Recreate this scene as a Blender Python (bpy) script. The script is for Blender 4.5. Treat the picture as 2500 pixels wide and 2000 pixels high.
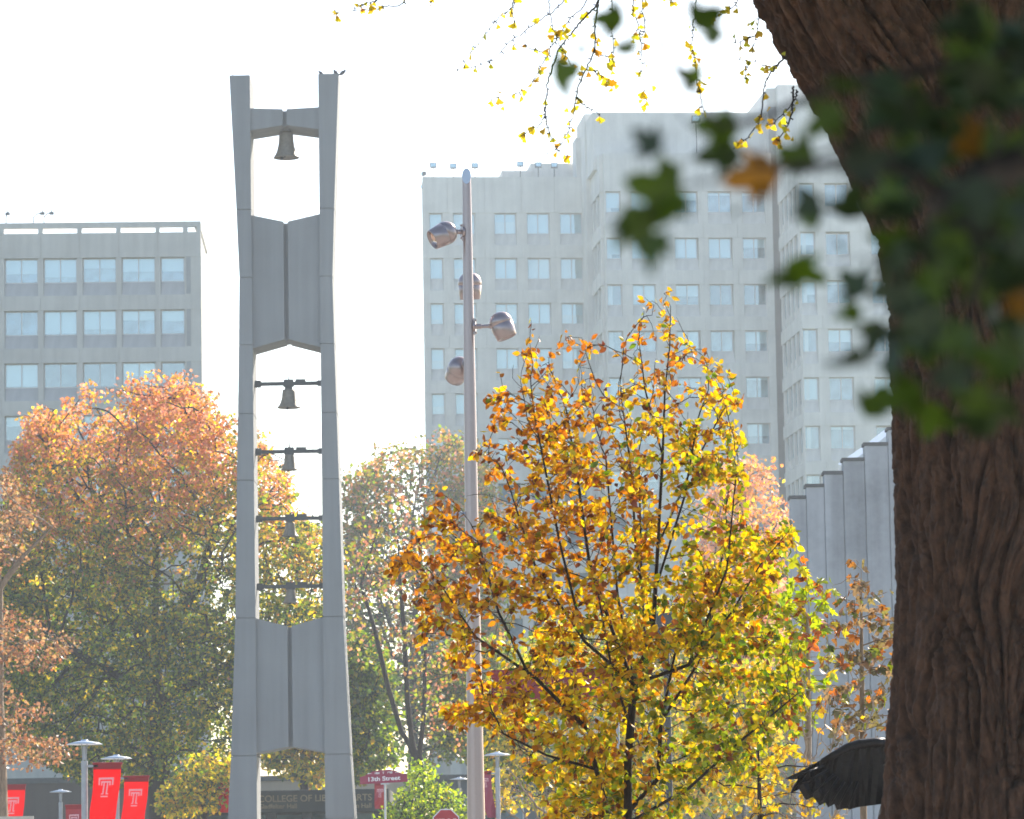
import bpy, bmesh, math, random
import numpy as np
from mathutils import Vector, Matrix
random.seed(7); rng = np.random.default_rng(11)
R = math.radians; PI = math.pi
S = bpy.context.scene; COL = S.collection
for o in list(bpy.data.objects): bpy.data.objects.remove(o)

# ---------------------------------------------------------------- camera, sky, sun, exposure
F = 9700.0; PITCH = math.atan(1150/F); ROLL = 0.0165; CAMZ = 1.6
cam = bpy.data.cameras.new('camera'); cam_o = bpy.data.objects.new('camera', cam); COL.objects.link(cam_o)
cam.sensor_width = 36; cam.lens = F/2500*36; cam.clip_start = .1; cam.clip_end = 3000
CR = Matrix.Rotation(PI/2+PITCH, 3, 'X') @ Matrix.Rotation(-ROLL, 3, 'Z')
cam_o.matrix_world = Matrix.Translation((0, 0, CAMZ)) @ CR.to_4x4()
S.camera = cam_o
cam.dof.use_dof = True; cam.dof.focus_distance = 46; cam.dof.aperture_fstop = 8.0

SUN_EL = R(30); SUN_AZ = R(30)          # azimuth to the right of the view direction (+Y)
w = bpy.data.worlds.new("World"); S.world = w; w.use_nodes = True
nt = w.node_tree; bg = nt.nodes['Background']
sky = nt.nodes.new('ShaderNodeTexSky'); sky.sky_type = 'NISHITA'; sky.sun_disc = False
sky.sun_elevation = SUN_EL; sky.sun_rotation = SUN_AZ; sky.air_density = 1.0; sky.dust_density = 1.2; sky.ozone_density = 1.0
nt.links.new(sky.outputs[0], bg.inputs[0]); bg.inputs[1].default_value = 0.15
sun = bpy.data.lights.new('sun', 'SUN'); sun.energy = 4.8; sun.angle = R(.5); sun.color = (1, .91, .78)
sun_o = bpy.data.objects.new('sun', sun); COL.objects.link(sun_o)
sd = Vector((math.sin(SUN_AZ)*math.cos(SUN_EL), math.cos(SUN_AZ)*math.cos(SUN_EL), math.sin(SUN_EL)))
sun_o.rotation_euler = sd.to_track_quat('Z', 'Y').to_euler(); sun_o.location = (30, 60, 60)
S.view_settings.view_transform = 'Standard'; S.view_settings.look = 'None'
S.view_settings.exposure = 0.95; S.view_settings.gamma = 1; S.view_settings.use_curve_mapping = False
S.cycles.max_bounces = 8; S.cycles.diffuse_bounces = 3; S.cycles.glossy_bounces = 3; S.cycles.transmission_bounces = 4
S.cycles.transparent_max_bounces = 8; S.cycles.volume_bounces = 0

# ---------------------------------------------------------------- pixel helpers (pixels of the 2500 px photograph)
def ray(px, py): return CR @ Vector(((px-1250)/F, -(py-1000)/F, -1))
def at(px, py, Y):
    d = ray(px, py); t = Y/d.y
    return Vector((d.x*t, Y, CAMZ+d.z*t))
def atd(x, y, Y): return at(x*1.1596, y*1.1596, Y)      # same, measured on the 2156 px view
def onplane(px, py, O, yaw):
    d = ray(px, py); e = Vector((math.cos(yaw), math.sin(yaw))); n = Vector((-e.y, e.x))
    t = (O.x*n.x+O.y*n.y)/(d.x*n.x+d.y*n.y)
    return ((d.x*t-O.x)*e.x+(d.y*t-O.y)*e.y, CAMZ+d.z*t)

# ---------------------------------------------------------------- numpy noise
def _h(x, y, z):
    n = (x.astype(np.int64)*374761393 + y.astype(np.int64)*668265263 + z.astype(np.int64)*1442695041) & 0x7fffffff
    n = ((n ^ (n >> 13))*1274126177) & 0x7fffffff
    return ((n ^ (n >> 16)) & 0xffff)/65535.0
def noise(x, y, z):
    xi, yi, zi = np.floor(x), np.floor(y), np.floor(z); u, v, ww = x-xi, y-yi, z-zi
    u, v, ww = [t*t*(3-2*t) for t in (u, v, ww)]; r = 0
    for a in (0, 1):
        for b in (0, 1):
            for c in (0, 1):
                r = r + _h(xi+a, yi+b, zi+c)*(u if a else 1-u)*(v if b else 1-v)*(ww if c else 1-ww)
    return r

# ---------------------------------------------------------------- materials
def newmat(name):
    m = bpy.data.materials.new(name); m.use_nodes = True
    return m, m.node_tree.nodes, m.node_tree.links, m.node_tree.nodes['Principled BSDF']
def flat(name, col, rough=.6, metal=0, var=.12, scale=6, bump=0):
    m, n, l, b = newmat(name)
    b.inputs['Roughness'].default_value = rough; b.inputs['Metallic'].default_value = metal
    tc = n.new('ShaderNodeTexCoord'); t = n.new('ShaderNodeTexNoise'); t.inputs['Scale'].default_value = scale; t.inputs['Detail'].default_value = 5
    l.new(tc.outputs['Object'], t.inputs['Vector'])
    r = n.new('ShaderNodeValToRGB'); c = Vector(col)
    r.color_ramp.elements[0].position = .3; r.color_ramp.elements[1].position = .7
    r.color_ramp.elements[0].color = (*(c*(1-var)), 1); r.color_ramp.elements[1].color = (*(c*(1+var)), 1)
    l.new(t.outputs[0], r.inputs[0]); l.new(r.outputs[0], b.inputs['Base Color'])
    if bump:
        bp = n.new('ShaderNodeBump'); bp.inputs['Strength'].default_value = bump; bp.inputs['Distance'].default_value = .02
        l.new(t.outputs[0], bp.inputs['Height']); l.new(bp.outputs[0], b.inputs['Normal'])
    return m
def concrete(name, col, var=.18, big=.35, fine=14, streak=.12):
    m, n, l, b = newmat(name); b.inputs['Roughness'].default_value = .85
    tc = n.new('ShaderNodeTexCoord')
    def nz(sc, det, vec=None):
        t = n.new('ShaderNodeTexNoise'); t.inputs['Scale'].default_value = sc; t.inputs['Detail'].default_value = det
        if vec:
            mp = n.new('ShaderNodeMapping'); mp.inputs['Scale'].default_value = vec; l.new(tc.outputs['Object'], mp.inputs[0]); l.new(mp.outputs[0], t.inputs['Vector'])
        else: l.new(tc.outputs['Object'], t.inputs['Vector'])
        return t
    a = nz(big, 6); f = nz(fine, 4); s = nz(1, 5, (2.2, 2.2, .12))
    def mm(op, x, y):
        q = n.new('ShaderNodeMath'); q.operation = op
        for i, v in enumerate((x, y)):
            if isinstance(v, (int, float)): q.inputs[i].default_value = v
            else: l.new(v, q.inputs[i])
        return q.outputs[0]
    t = mm('ADD', mm('MULTIPLY', mm('SUBTRACT', a.outputs[0], .5), var*2.6), mm('MULTIPLY', mm('SUBTRACT', f.outputs[0], .5), var*.8))
    t = mm('ADD', t, mm('MULTIPLY', mm('SUBTRACT', s.outputs[0], .5), streak*3))
    t = mm('ADD', t, 1.0)
    mx = n.new('ShaderNodeVectorMath'); mx.operation = 'SCALE'; mx.inputs[0].default_value = col
    l.new(t, mx.inputs['Scale']); l.new(mx.outputs[0], b.inputs['Base Color'])
    bp = n.new('ShaderNodeBump'); bp.inputs['Strength'].default_value = .25; bp.inputs['Distance'].default_value = .02
    l.new(f.outputs[0], bp.inputs['Height']); l.new(bp.outputs[0], b.inputs['Normal'])
    return m
def leafmat(name, trans=.55, gloss=.06, boost=1.25):
    m = bpy.data.materials.new(name); m.use_nodes = True; n, l = m.node_tree.nodes, m.node_tree.links; n.clear()
    at_ = n.new('ShaderNodeAttribute'); at_.attribute_name = 'leafcol'
    d = n.new('ShaderNodeBsdfDiffuse'); t = n.new('ShaderNodeBsdfTranslucent'); g = n.new('ShaderNodeBsdfGlossy'); g.inputs['Roughness'].default_value = .42
    sc = n.new('ShaderNodeHueSaturation'); sc.inputs['Saturation'].default_value = 1.15; sc.inputs['Value'].default_value = boost
    l.new(at_.outputs['Color'], d.inputs[0]); l.new(at_.outputs['Color'], sc.inputs['Color']); l.new(sc.outputs[0], t.inputs[0])
    a = n.new('ShaderNodeMixShader'); a.inputs[0].default_value = trans; b = n.new('ShaderNodeMixShader'); b.inputs[0].default_value = gloss
    l.new(d.outputs[0], a.inputs[1]); l.new(t.outputs[0], a.inputs[2]); l.new(a.outputs[0], b.inputs[1]); l.new(g.outputs[0], b.inputs[2])
    o = n.new('ShaderNodeOutputMaterial'); l.new(b.outputs[0], o.inputs[0]); return m
def glassmat():
    m = bpy.data.materials.new('window_glass'); m.use_nodes = True; n, l = m.node_tree.nodes, m.node_tree.links; n.clear()
    tr = n.new('ShaderNodeBsdfTransparent'); tr.inputs[0].default_value = (.8, .9, .92, 1)
    g = n.new('ShaderNodeBsdfGlossy'); g.inputs['Roughness'].default_value = .03; g.inputs[0].default_value = (.85, .95, 1, 1)
    tc = n.new('ShaderNodeTexCoord'); nz = n.new('ShaderNodeTexNoise'); nz.inputs['Scale'].default_value = .5; bp = n.new('ShaderNodeBump'); bp.inputs['Strength'].default_value = .05
    l.new(tc.outputs['Object'], nz.inputs['Vector']); l.new(nz.outputs[0], bp.inputs['Height']); l.new(bp.outputs[0], g.inputs['Normal'])
    a = n.new('ShaderNodeMixShader'); a.inputs[0].default_value = .26
    l.new(tr.outputs[0], a.inputs[1]); l.new(g.outputs[0], a.inputs[2])
    o = n.new('ShaderNodeOutputMaterial'); l.new(a.outputs[0], o.inputs[0]); return m
def barkmat(name, c0, c1, sc=(9, 9, 1.6), bump=.8):
    m, n, l, b = newmat(name); b.inputs['Roughness'].default_value = .9
    tc = n.new('ShaderNodeTexCoord'); mp = n.new('ShaderNodeMapping'); mp.inputs['Scale'].default_value = sc
    t = n.new('ShaderNodeTexNoise'); t.inputs['Scale'].default_value = 3; t.inputs['Detail'].default_value = 8; t.inputs['Roughness'].default_value = .65
    l.new(tc.outputs['Object'], mp.inputs[0]); l.new(mp.outputs[0], t.inputs['Vector'])
    r = n.new('ShaderNodeValToRGB'); r.color_ramp.elements[0].position = .35; r.color_ramp.elements[1].position = .68
    r.color_ramp.elements[0].color = (*c0, 1); r.color_ramp.elements[1].color = (*c1, 1)
    l.new(t.outputs[0], r.inputs[0]); l.new(r.outputs[0], b.inputs['Base Color'])
    bp = n.new('ShaderNodeBump'); bp.inputs['Strength'].default_value = bump; bp.inputs['Distance'].default_value = .03
    l.new(t.outputs[0], bp.inputs['Height']); l.new(bp.outputs[0], b.inputs['Normal']); return m

def clothmat(name, c):
    m = bpy.data.materials.new(name); m.use_nodes = True; n, l = m.node_tree.nodes, m.node_tree.links; n.clear()
    tc = n.new('ShaderNodeTexCoord'); t = n.new('ShaderNodeTexNoise'); t.inputs['Scale'].default_value = 4; l.new(tc.outputs['Object'], t.inputs['Vector'])
    r = n.new('ShaderNodeValToRGB'); r.color_ramp.elements[0].color = (*(Vector(c)*.88), 1); r.color_ramp.elements[1].color = (*(Vector(c)*1.1), 1); l.new(t.outputs[0], r.inputs[0])
    d = n.new('ShaderNodeBsdfDiffuse'); q = n.new('ShaderNodeBsdfTranslucent'); l.new(r.outputs[0], d.inputs[0]); l.new(r.outputs[0], q.inputs[0])
    a = n.new('ShaderNodeMixShader'); a.inputs[0].default_value = .5; l.new(d.outputs[0], a.inputs[1]); l.new(q.outputs[0], a.inputs[2])
    o = n.new('ShaderNodeOutputMaterial'); l.new(a.outputs[0], o.inputs[0]); return m
M = dict(
 tower=concrete('cast_concrete', (.235, .245, .25), var=.15, fine=30, streak=.14),
 hall=concrete('precast_concrete', (.68, .66, .61), var=.16, big=.5, fine=8, streak=.10),
 hall_left=concrete('aged_concrete', (.53, .505, .46), var=.16, big=.4, fine=8, streak=.12),
 hall_dark=concrete('dark_concrete', (.34, .34, .335), var=.22, big=.6, fine=9, streak=.12),
 stepw=concrete('board_concrete', (.33, .345, .36), var=.32, big=.6, fine=6, streak=.30),
 sill=concrete('sill_concrete', (.43, .42, .41), var=.14), sill_pale=concrete('pale_sill_concrete', (.62, .60, .56), var=.14), cap=flat('wall_cap', (.10, .10, .10), .8),
 frame=flat('window_frame', (.62, .60, .58), .5, var=.03), blind=flat('roller_blind', (.58, .66, .66), .8, var=.04, scale=.7),
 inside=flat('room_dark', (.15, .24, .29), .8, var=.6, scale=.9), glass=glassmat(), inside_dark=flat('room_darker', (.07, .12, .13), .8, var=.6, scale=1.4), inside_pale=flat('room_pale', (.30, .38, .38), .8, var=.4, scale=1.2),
 bronze=flat('bell_bronze', (.20, .175, .14), .5, .1, var=.15, scale=9), steel=flat('galvanised', (.45, .46, .48), .35, .8),
 iron=flat('dark_iron', (.05, .052, .055), .5, .3), silver=flat('silver_paint', (.34, .27, .26), .3, .75, var=.03, scale=30),
 rim=flat('lamp_rim', (.6, .42, .33), .15, .9), disc=flat('lamp_disc', (.55, .60, .66), .35, .1, var=.03),
 lpole=flat('lamp_pole_paint', (.33, .34, .36), .45, .4), red=clothmat('banner_cloth', (.60, .005, .007)),
 hem=flat('banner_hem', (.26, .01, .015), .8), pink=flat('banner_emblem', (.80, .42, .44), .8, var=.03),
 maroon=flat('sign_maroon', (.28, .022, .06), .4, var=.04), white=flat('sign_white', (.8, .78, .78), .5, var=.03), dark_red=flat('faded_red', (.20, .008, .014), .8), stop=flat('stop_red', (.38, .01, .02), .4, var=.05),
 fascia=flat('dark_fascia', (.028, .034, .038), .6, var=.2, scale=2), gold=flat('gold_letters', (.30, .24, .16), .5, .3), tan=concrete('tan_brick', (.40, .32, .24), var=.1),
 hall_brown=concrete('brown_brick', (.09, .07, .06), var=.15), grey=concrete('grey_cladding', (.10, .115, .13), var=.1), pigeon=flat('feathers', (.06, .06, .07), .6, var=.4, scale=40), owl=flat('owl_bronze', (.014, .010, .010), .45, .3, var=.4, scale=30, bump=.5),
 ground=flat('lawn', (.09, .11, .04), .95, var=.3, scale=.6), road=flat('asphalt', (.05, .05, .052), .9, var=.15, scale=3), pave=concrete('paving', (.42, .38, .33), var=.12),
 paint=flat('road_paint', (.75, .75, .72), .7), wood=flat('pale_wood', (.5, .45, .38), .7), skylight=flat('skylight_panel', (.45, .5, .54), .3),
 bark=barkmat('ginkgo_bark', (.034, .015, .008), (.108, .050, .027), (5, 5, 3)),
 bark_dark=barkmat('dark_bark', (.016, .012, .010), (.05, .036, .03), (14, 14, 3), .4), bark_pale=barkmat('pale_twig', (.22, .17, .13), (.42, .34, .27), (20, 20, 5), .3),
 bark_tan=barkmat('tan_bark', (.16, .11, .07), (.33, .24, .16), (6, 6, 1.5), .6),
 leaf=leafmat('autumn_leaf', .60, .045, 1.9), leaf_far=leafmat('far_foliage', .64, .06, 2.0), leaf_ginkgo=leafmat('ginkgo_leaf', .6, .05, 1.4), leaf_fg=leafmat('green_leaf', .35, .035, 1.3),
)

# ---------------------------------------------------------------- object helpers
def tag(o, label=None, cat=None, group=None, kind=None):
    if label: o['label'] = label
    if cat: o['category'] = cat
    if group: o['group'] = group
    if kind: o['kind'] = kind
    return o
def empty(name, loc=(0, 0, 0), rz=0, **k):
    o = bpy.data.objects.new(name, None); COL.objects.link(o); o.location = loc; o.rotation_euler = (0, 0, rz); o.empty_display_size = .3
    return tag(o, **k)
def link(name, me, parent=None, loc=None):
    o = bpy.data.objects.new(name, me); COL.objects.link(o)
    if parent: o.parent = parent
    if loc is not None: o.location = loc
    return o
def copy_tree(o, parent=None):
    c = o.copy(); COL.objects.link(c); c.parent = parent
    for ch in list(o.children): copy_tree(ch, c)
    return c
class MB:
    def __init__(s): s.v = []; s.f = []
    def add(s, vs, fs):
        b = len(s.v); s.v += [tuple(v) for v in vs]; s.f += [tuple(b+i for i in f) for f in fs]; return s
    def box(s, x0, x1, y0, y1, z0, z1):
        return s.add([(x, y, z) for z in (z0, z1) for x, y in ((x0, y0), (x1, y0), (x1, y1), (x0, y1))],
                     [(3, 2, 1, 0), (4, 5, 6, 7), (0, 1, 5, 4), (1, 2, 6, 5), (2, 3, 7, 6), (3, 0, 4, 7)])
    def prism(s, poly, y0, y1):          # poly: (x,z) counter-clockwise seen from -y
        n = len(poly)
        return s.add([(x, y0, z) for x, z in poly]+[(x, y1, z) for x, z in poly],
                     [tuple(range(n)), tuple(range(2*n-1, n-1, -1))]+[(i, i+n, (i+1) % n+n, (i+1) % n) for i in range(n)])
    def tube(s, pts, rad, seg=10, cap=True):
        pts = [Vector(p) for p in pts]; n = len(pts)
        if isinstance(rad, (int, float)): rad = [rad]*n
        T = [(pts[min(i+1, n-1)]-pts[max(i-1, 0)]).normalized() for i in range(n)]
        a = Vector((1, 0, 0)) if abs(T[0].x) < .8 else Vector((0, 1, 0)); u = (a-T[0]*a.dot(T[0])).normalized(); vs = []
        for i in range(n):
            u = (u-T[i]*u.dot(T[i])); u = u.normalized() if u.length > 1e-6 else T[i].orthogonal().normalized()
            v = T[i].cross(u)
            for k in range(seg):
                t = 2*PI*k/seg; vs.append(pts[i]+(u*math.cos(t)+v*math.sin(t))*rad[i])
        fs = [(i*seg+k, i*seg+(k+1) % seg, (i+1)*seg+(k+1) % seg, (i+1)*seg+k) for i in range(n-1) for k in range(seg)]
        if cap: fs += [tuple(range(seg-1, -1, -1)), tuple((n-1)*seg+k for k in range(seg))]
        return s.add(vs, fs)
    def lathe(s, prof, seg=24, mat=None):
        vs = [Vector((r*math.cos(2*PI*k/seg), r*math.sin(2*PI*k/seg), z)) for r, z in prof for k in range(seg)]
        if mat is not None: vs = [mat @ v for v in vs]
        return s.add(vs, [(i*seg+k, i*seg+(k+1) % seg, (i+1)*seg+(k+1) % seg, (i+1)*seg+k) for i in range(len(prof)-1) for k in range(seg)])
    def mesh(s, name, m, smooth=False):
        me = bpy.data.meshes.new(name); me.from_pydata(s.v, [], s.f); me.materials.append(m)
        if smooth: me.shade_smooth()
        me.update(); return me
    def build(s, name, m, parent=None, smooth=False, bevel=0, loc=None):
        me = s.mesh(name, m, smooth)
        o = link(name, me, parent, loc)
        if bevel:
            b = o.modifiers.new('bevel', 'BEVEL'); b.width = bevel; b.segments = 2; b.limit_method = 'ANGLE'
        return o
def fastmesh(name, V, Fc, mat, col=None):
    """V (n,3) float, Fc (m,k) int"""
    me = bpy.data.meshes.new(name); m, k = Fc.shape
    me.vertices.add(len(V)); me.vertices.foreach_set('co', np.asarray(V, np.float32).ravel())
    me.loops.add(m*k); me.loops.foreach_set('vertex_index', Fc.astype(np.int32).ravel())
    me.polygons.add(m); me.polygons.foreach_set('loop_start', np.arange(0, m*k, k, dtype=np.int32)); me.polygons.foreach_set('loop_total', np.full(m, k, np.int32))
    me.update(calc_edges=True); me.materials.append(mat)
    if col is not None:
        a = me.color_attributes.new('leafcol', 'FLOAT_COLOR', 'POINT'); c = np.ones((len(V), 4), np.float32); c[:, :3] = col
        a.data.foreach_set('color', c.ravel())
    return me
def text_mesh(txt, size, mat, ext=.01, bold=0, align='LEFT'):
    cu = bpy.data.curves.new('t', 'FONT'); cu.body = txt; cu.size = size; cu.extrude = ext; cu.offset = bold; cu.align_x = align
    ob = bpy.data.objects.new('t', cu); COL.objects.link(ob); dg = bpy.context.evaluated_depsgraph_get()
    me = bpy.data.meshes.new_from_object(ob.evaluated_get(dg)); bpy.data.objects.remove(ob)
    me.transform(Matrix.Rotation(PI/2, 4, 'X')); me.materials.clear(); me.materials.append(mat); return me

# ---------------------------------------------------------------- leaves
def tmpl_ovate():
    v = np.array([[0, 0, 0], [.30, .28, .06], [.36, .5, .07], [.22, .8, .03], [0, 1.05, -.08], [-.22, .8, .03], [-.36, .5, .07], [-.30, .28, .06], [0, .5, -.03]])
    f = np.array([[0, 1, 8], [1, 2, 8], [2, 3, 8], [3, 4, 8], [4, 5, 8], [5, 6, 8], [6, 7, 8], [7, 0, 8]]); return v, f
def tmpl_lobed(n=5):
    pts = [(0, 0, 0)]; lob = [(-.62, .30), (-.30, .26), (-.72, .62), (-.26, .58), (-.22, .86), (0, 1.1), (.22, .86), (.26, .58), (.72, .62), (.30, .26), (.62, .30)]
    v = [(0, .42, -.05), (0, 0, 0)]+[(x, y, .10*abs(x)-.06*(y > 1)) for x, y in lob]
    k = len(v)-1; f = [(0, 1+(i+1) % k, 1+i) for i in range(k)]
    return np.array(v, float), np.array(f)
def tmpl_fan():
    v = [(0, 0, 0), (-.55, .75, .05), (-.25, .95, .0), (0, .85, -.04), (.25, .95, 0), (.55, .75, .05)]
    return np.array(v), np.array([(0, 2, 1), (0, 3, 2), (0, 4, 3), (0, 5, 4)])
def tmpl_quad():
    return np.array([[0, 0, 0], [.42, .5, .1], [0, 1, -.05], [-.42, .5, .1]]), np.array([[0, 1, 2], [0, 2, 3]])
OV, LO, FA, QU = tmpl_ovate(), tmpl_lobed(), tmpl_fan(), tmpl_quad()
def leaves(name, P, dirs, size, cols, tmpl, mat, parent, roll=None, curl=.25):
    """P (n,3), dirs (n,3) growth direction of each leaf, size (n,), cols (n,3)"""
    tv, tf = tmpl; n = len(P); d = dirs/np.linalg.norm(dirs, axis=1, keepdims=True)
    r = rng.normal(size=(n, 3)) if roll is None else roll
    x = np.cross(d, r); x /= np.linalg.norm(x, axis=1, keepdims=True)+1e-9; z = np.cross(x, d)
    t = np.broadcast_to(tv, (n, *tv.shape)).copy()
    t[:, :, 0] *= rng.uniform(.7, 1.15, (n, 1)); c = rng.normal(0, curl, (n, 1)); t[:, :, 2] += c*t[:, :, 1]**2; t[:, :, 2] += rng.normal(0, .03, t.shape[:2])
    t *= size[:, None, None]
    V = P[:, None, :]+t[:, :, 0:1]*x[:, None]+t[:, :, 1:2]*d[:, None]+t[:, :, 2:3]*z[:, None]
    Fc = (tf[None]+(np.arange(n)*len(tv))[:, None, None]).reshape(-1, 3)
    C = np.repeat(cols, len(tv), 0)
    return link(name, fastmesh(name, V.reshape(-1, 3), Fc, mat, C), parent)

# ---------------------------------------------------------------- branches: space colonisation
def grow(A, roots, step, infl=1e9, kill=None, iters=160, up=.15, jit=.12):
    """A attractors; roots: list of polylines (first begins the tree, others start at a node near their first point)"""
    N = []; par = []
    for r in roots:
        r = [np.array(p, float) for p in r]
        if N:
            b = int(np.argmin([np.linalg.norm(q-r[0]) for q in N])); prev = b; r = r[1:]
        else:
            N.append(r[0]); par.append(-1); prev = 0; r = r[1:]
        for p in r:
            s = N[prev]; k = max(1, int(np.linalg.norm(p-s)/step))
            for i in range(1, k+1):
                N.append(s+(p-s)*i/k); par.append(prev); prev = len(N)-1
    kill = kill or step*1.5
    A = A.copy(); nd = np.full(len(A), 1e9); ni = np.zeros(len(A), int)
    def upd(new, base):
        nonlocal nd, ni
        for s in range(0, len(new), 256):
            blk = new[s:s+256]; D = np.linalg.norm(A[:, None]-blk[None], axis=2); j = D.argmin(1); dm = D[np.arange(len(A)), j]
            m = dm < nd; nd[m] = dm[m]; ni[m] = base+s+j[m]
    upd(np.array(N), 0)
    childdirs = {}
    for _ in range(iters):
        keep = nd > kill; A, nd, ni = A[keep], nd[keep], ni[keep]
        if len(A) == 0: break
        m = nd < infl
        if not m.any(): infl *= 1.5; continue
        Na = np.array(N); v = A[m]-Na[ni[m]]; v /= np.linalg.norm(v, axis=1, keepdims=True)
        idx, inv = np.unique(ni[m], return_inverse=True); acc = np.zeros((len(idx), 3)); np.add.at(acc, inv, v)
        new = []
        for k, i in enumerate(idx):
            g = acc[k]/(np.linalg.norm(acc[k])+1e-9); g = g+np.array([0, 0, up])+rng.normal(0, jit, 3); g /= np.linalg.norm(g)
            if any(np.dot(g, q) > .97 for q in childdirs.get(i, ())): 
                g = g+rng.normal(0, .5, 3); g /= np.linalg.norm(g)
                if len(childdirs[i]) > 4: continue
            childdirs.setdefault(i, []).append(g); new.append(Na[i]+g*step); par.append(int(i))
        if not new: break
        b = len(N); N += new; upd(np.array(new), b)
    return np.array(N), np.array(par)
def radii(N, par, tip, base, ex=2.3):
    n = len(N); s = np.zeros(n); nch = np.zeros(n, int)
    for i in range(n-1, 0, -1):
        if nch[i] == 0: s[i] = 1
        s[par[i]] += s[i]; nch[par[i]] += 1
    r = tip*s**(1/ex); r = np.maximum(r, tip)
    if base: 
        k = math.log(base/tip)/math.log(max(r[0]/tip, 1.01)); r = tip*(r/tip)**k
    return r, s
def branches(name, N, par, r, s, mat, parent, seg=6, taper=None):
    ch = {}
    for i in range(1, len(N)): ch.setdefault(par[i], []).append(i)
    mb = MB(); stack = [(0, None)]
    while stack:
        i, p = stack.pop(); path = ([p] if p is not None else [])+[i]
        while i in ch:
            c = sorted(ch[i], key=lambda j: -s[j])
            for j in c[1:]: stack.append((j, i))
            i = c[0]; path.append(i)
        if len(path) < 2: continue
        rr = [r[k] for k in path]
        if p is not None: rr[0] = min(rr[0], rr[1]*1.15)
        big = max(rr); rr[-1] *= .5
        mb.tube([N[k] for k in path], rr, seg if big > r[0]*.12 else max(4, seg-3) if big > r[0]*.05 else 3, cap=False)
    return mb.build(name, mat, parent, smooth=True)
def inpoly(x, y, P):
    c = np.zeros(len(x), bool); n = len(P); j = n-1
    for i in range(n):
        xi, yi = P[i]; xj, yj = P[j]
        c ^= ((yi > y) != (yj > y)) & (x < (xj-xi)*(y-yi)/((yj-yi) or 1e-9)+xi); j = i
    return c
def crown_points(poly, Y, n, depth, cx=None, clump=0, hollow=.0, holes=None):
    """points inside a crown whose outline (2156-view pixels) is poly; depth = half depth in metres, fat in the middle"""
    P = np.array(poly, float); lo, hi = P.min(0), P.max(0); out = []
    m = (lo+hi)/2 if cx is None else np.array([cx, (lo[1]+hi[1])/2]); hw = (hi-lo)/2
    while len(out) < n:
        q = rng.uniform(lo, hi, (n*2, 2)); q = q[inpoly(q[:, 0], q[:, 1], poly)]
        for x, y in q:
            e = max(0, 1-((x-m[0])/hw[0])**2*.9-((y-m[1])/hw[1])**2*.35)
            dy = random.uniform(-1, 1)*depth*math.sqrt(e+.03)
            if hollow and random.random() < hollow and abs(dy) < depth*.5*math.sqrt(e) and e > .5: continue
            p = atd(x, y, Y); 
            p = Vector((p.x, Y+dy, p.z)); p.x *= (Y+dy)/Y*.5+.5
            if clump:
                v = float(noise(np.array([p.x*clump]), np.array([p.y*clump]), np.array([p.z*clump]))[0])
                if v < .42 and random.random() < .75: continue
            out.append(p)
            if len(out) >= n: break
    return np.array([tuple(p) for p in out])
def rcol(base, var=.15, n=1):
    return np.clip(np.array(base)*(1+rng.normal(0, var, (n, 1)))*(1+rng.normal(0, var*.4, (n, 3))), .003, .95)
def pick(palette, wts, n):
    """wts (n,k) relative odds"""
    c = np.cumsum(wts, 1); c /= c[:, -1:]; k = (rng.random((n, 1)) > c).sum(1); k = np.minimum(k, len(palette)-1)
    P = np.array(palette)[k]; return np.clip(P*(1+rng.normal(0, .16, (n, 1)))*(1+rng.normal(0, .06, (n, 3))), .003, .95)

# ================================================================= ground
def sheet(name, x0, x1, y0, y1, z, m):
    o = MB().add([(x0, y0, z), (x1, y0, z), (x1, y1, z), (x0, y1, z)], [(0, 1, 2, 3)]).build(name, m); return tag(o, kind='structure')
sheet('ground', -1500, 1500, -300, 2400, 0, M['ground'])
sheet('plaza_paving', -60, 60, -20, 175, .012, M['pave'])
sheet('road', -300, 300, 192, 203, .016, M['road'])
for yy in (191.8, 203.2):
    tag(MB().box(-300, 300, yy-.15, yy+.15, 0, .14).build('kerb', M['hall'], bevel=.02), kind='structure')
mb = MB()
for k in range(-20, 20): mb.add([(k*6, 197.45, .021), (k*6+3, 197.45, .021), (k*6+3, 197.6, .021), (k*6, 197.6, .021)], [(0, 1, 2, 3)])
tag(mb.build('road_marking', M['paint']), kind='structure')

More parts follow.
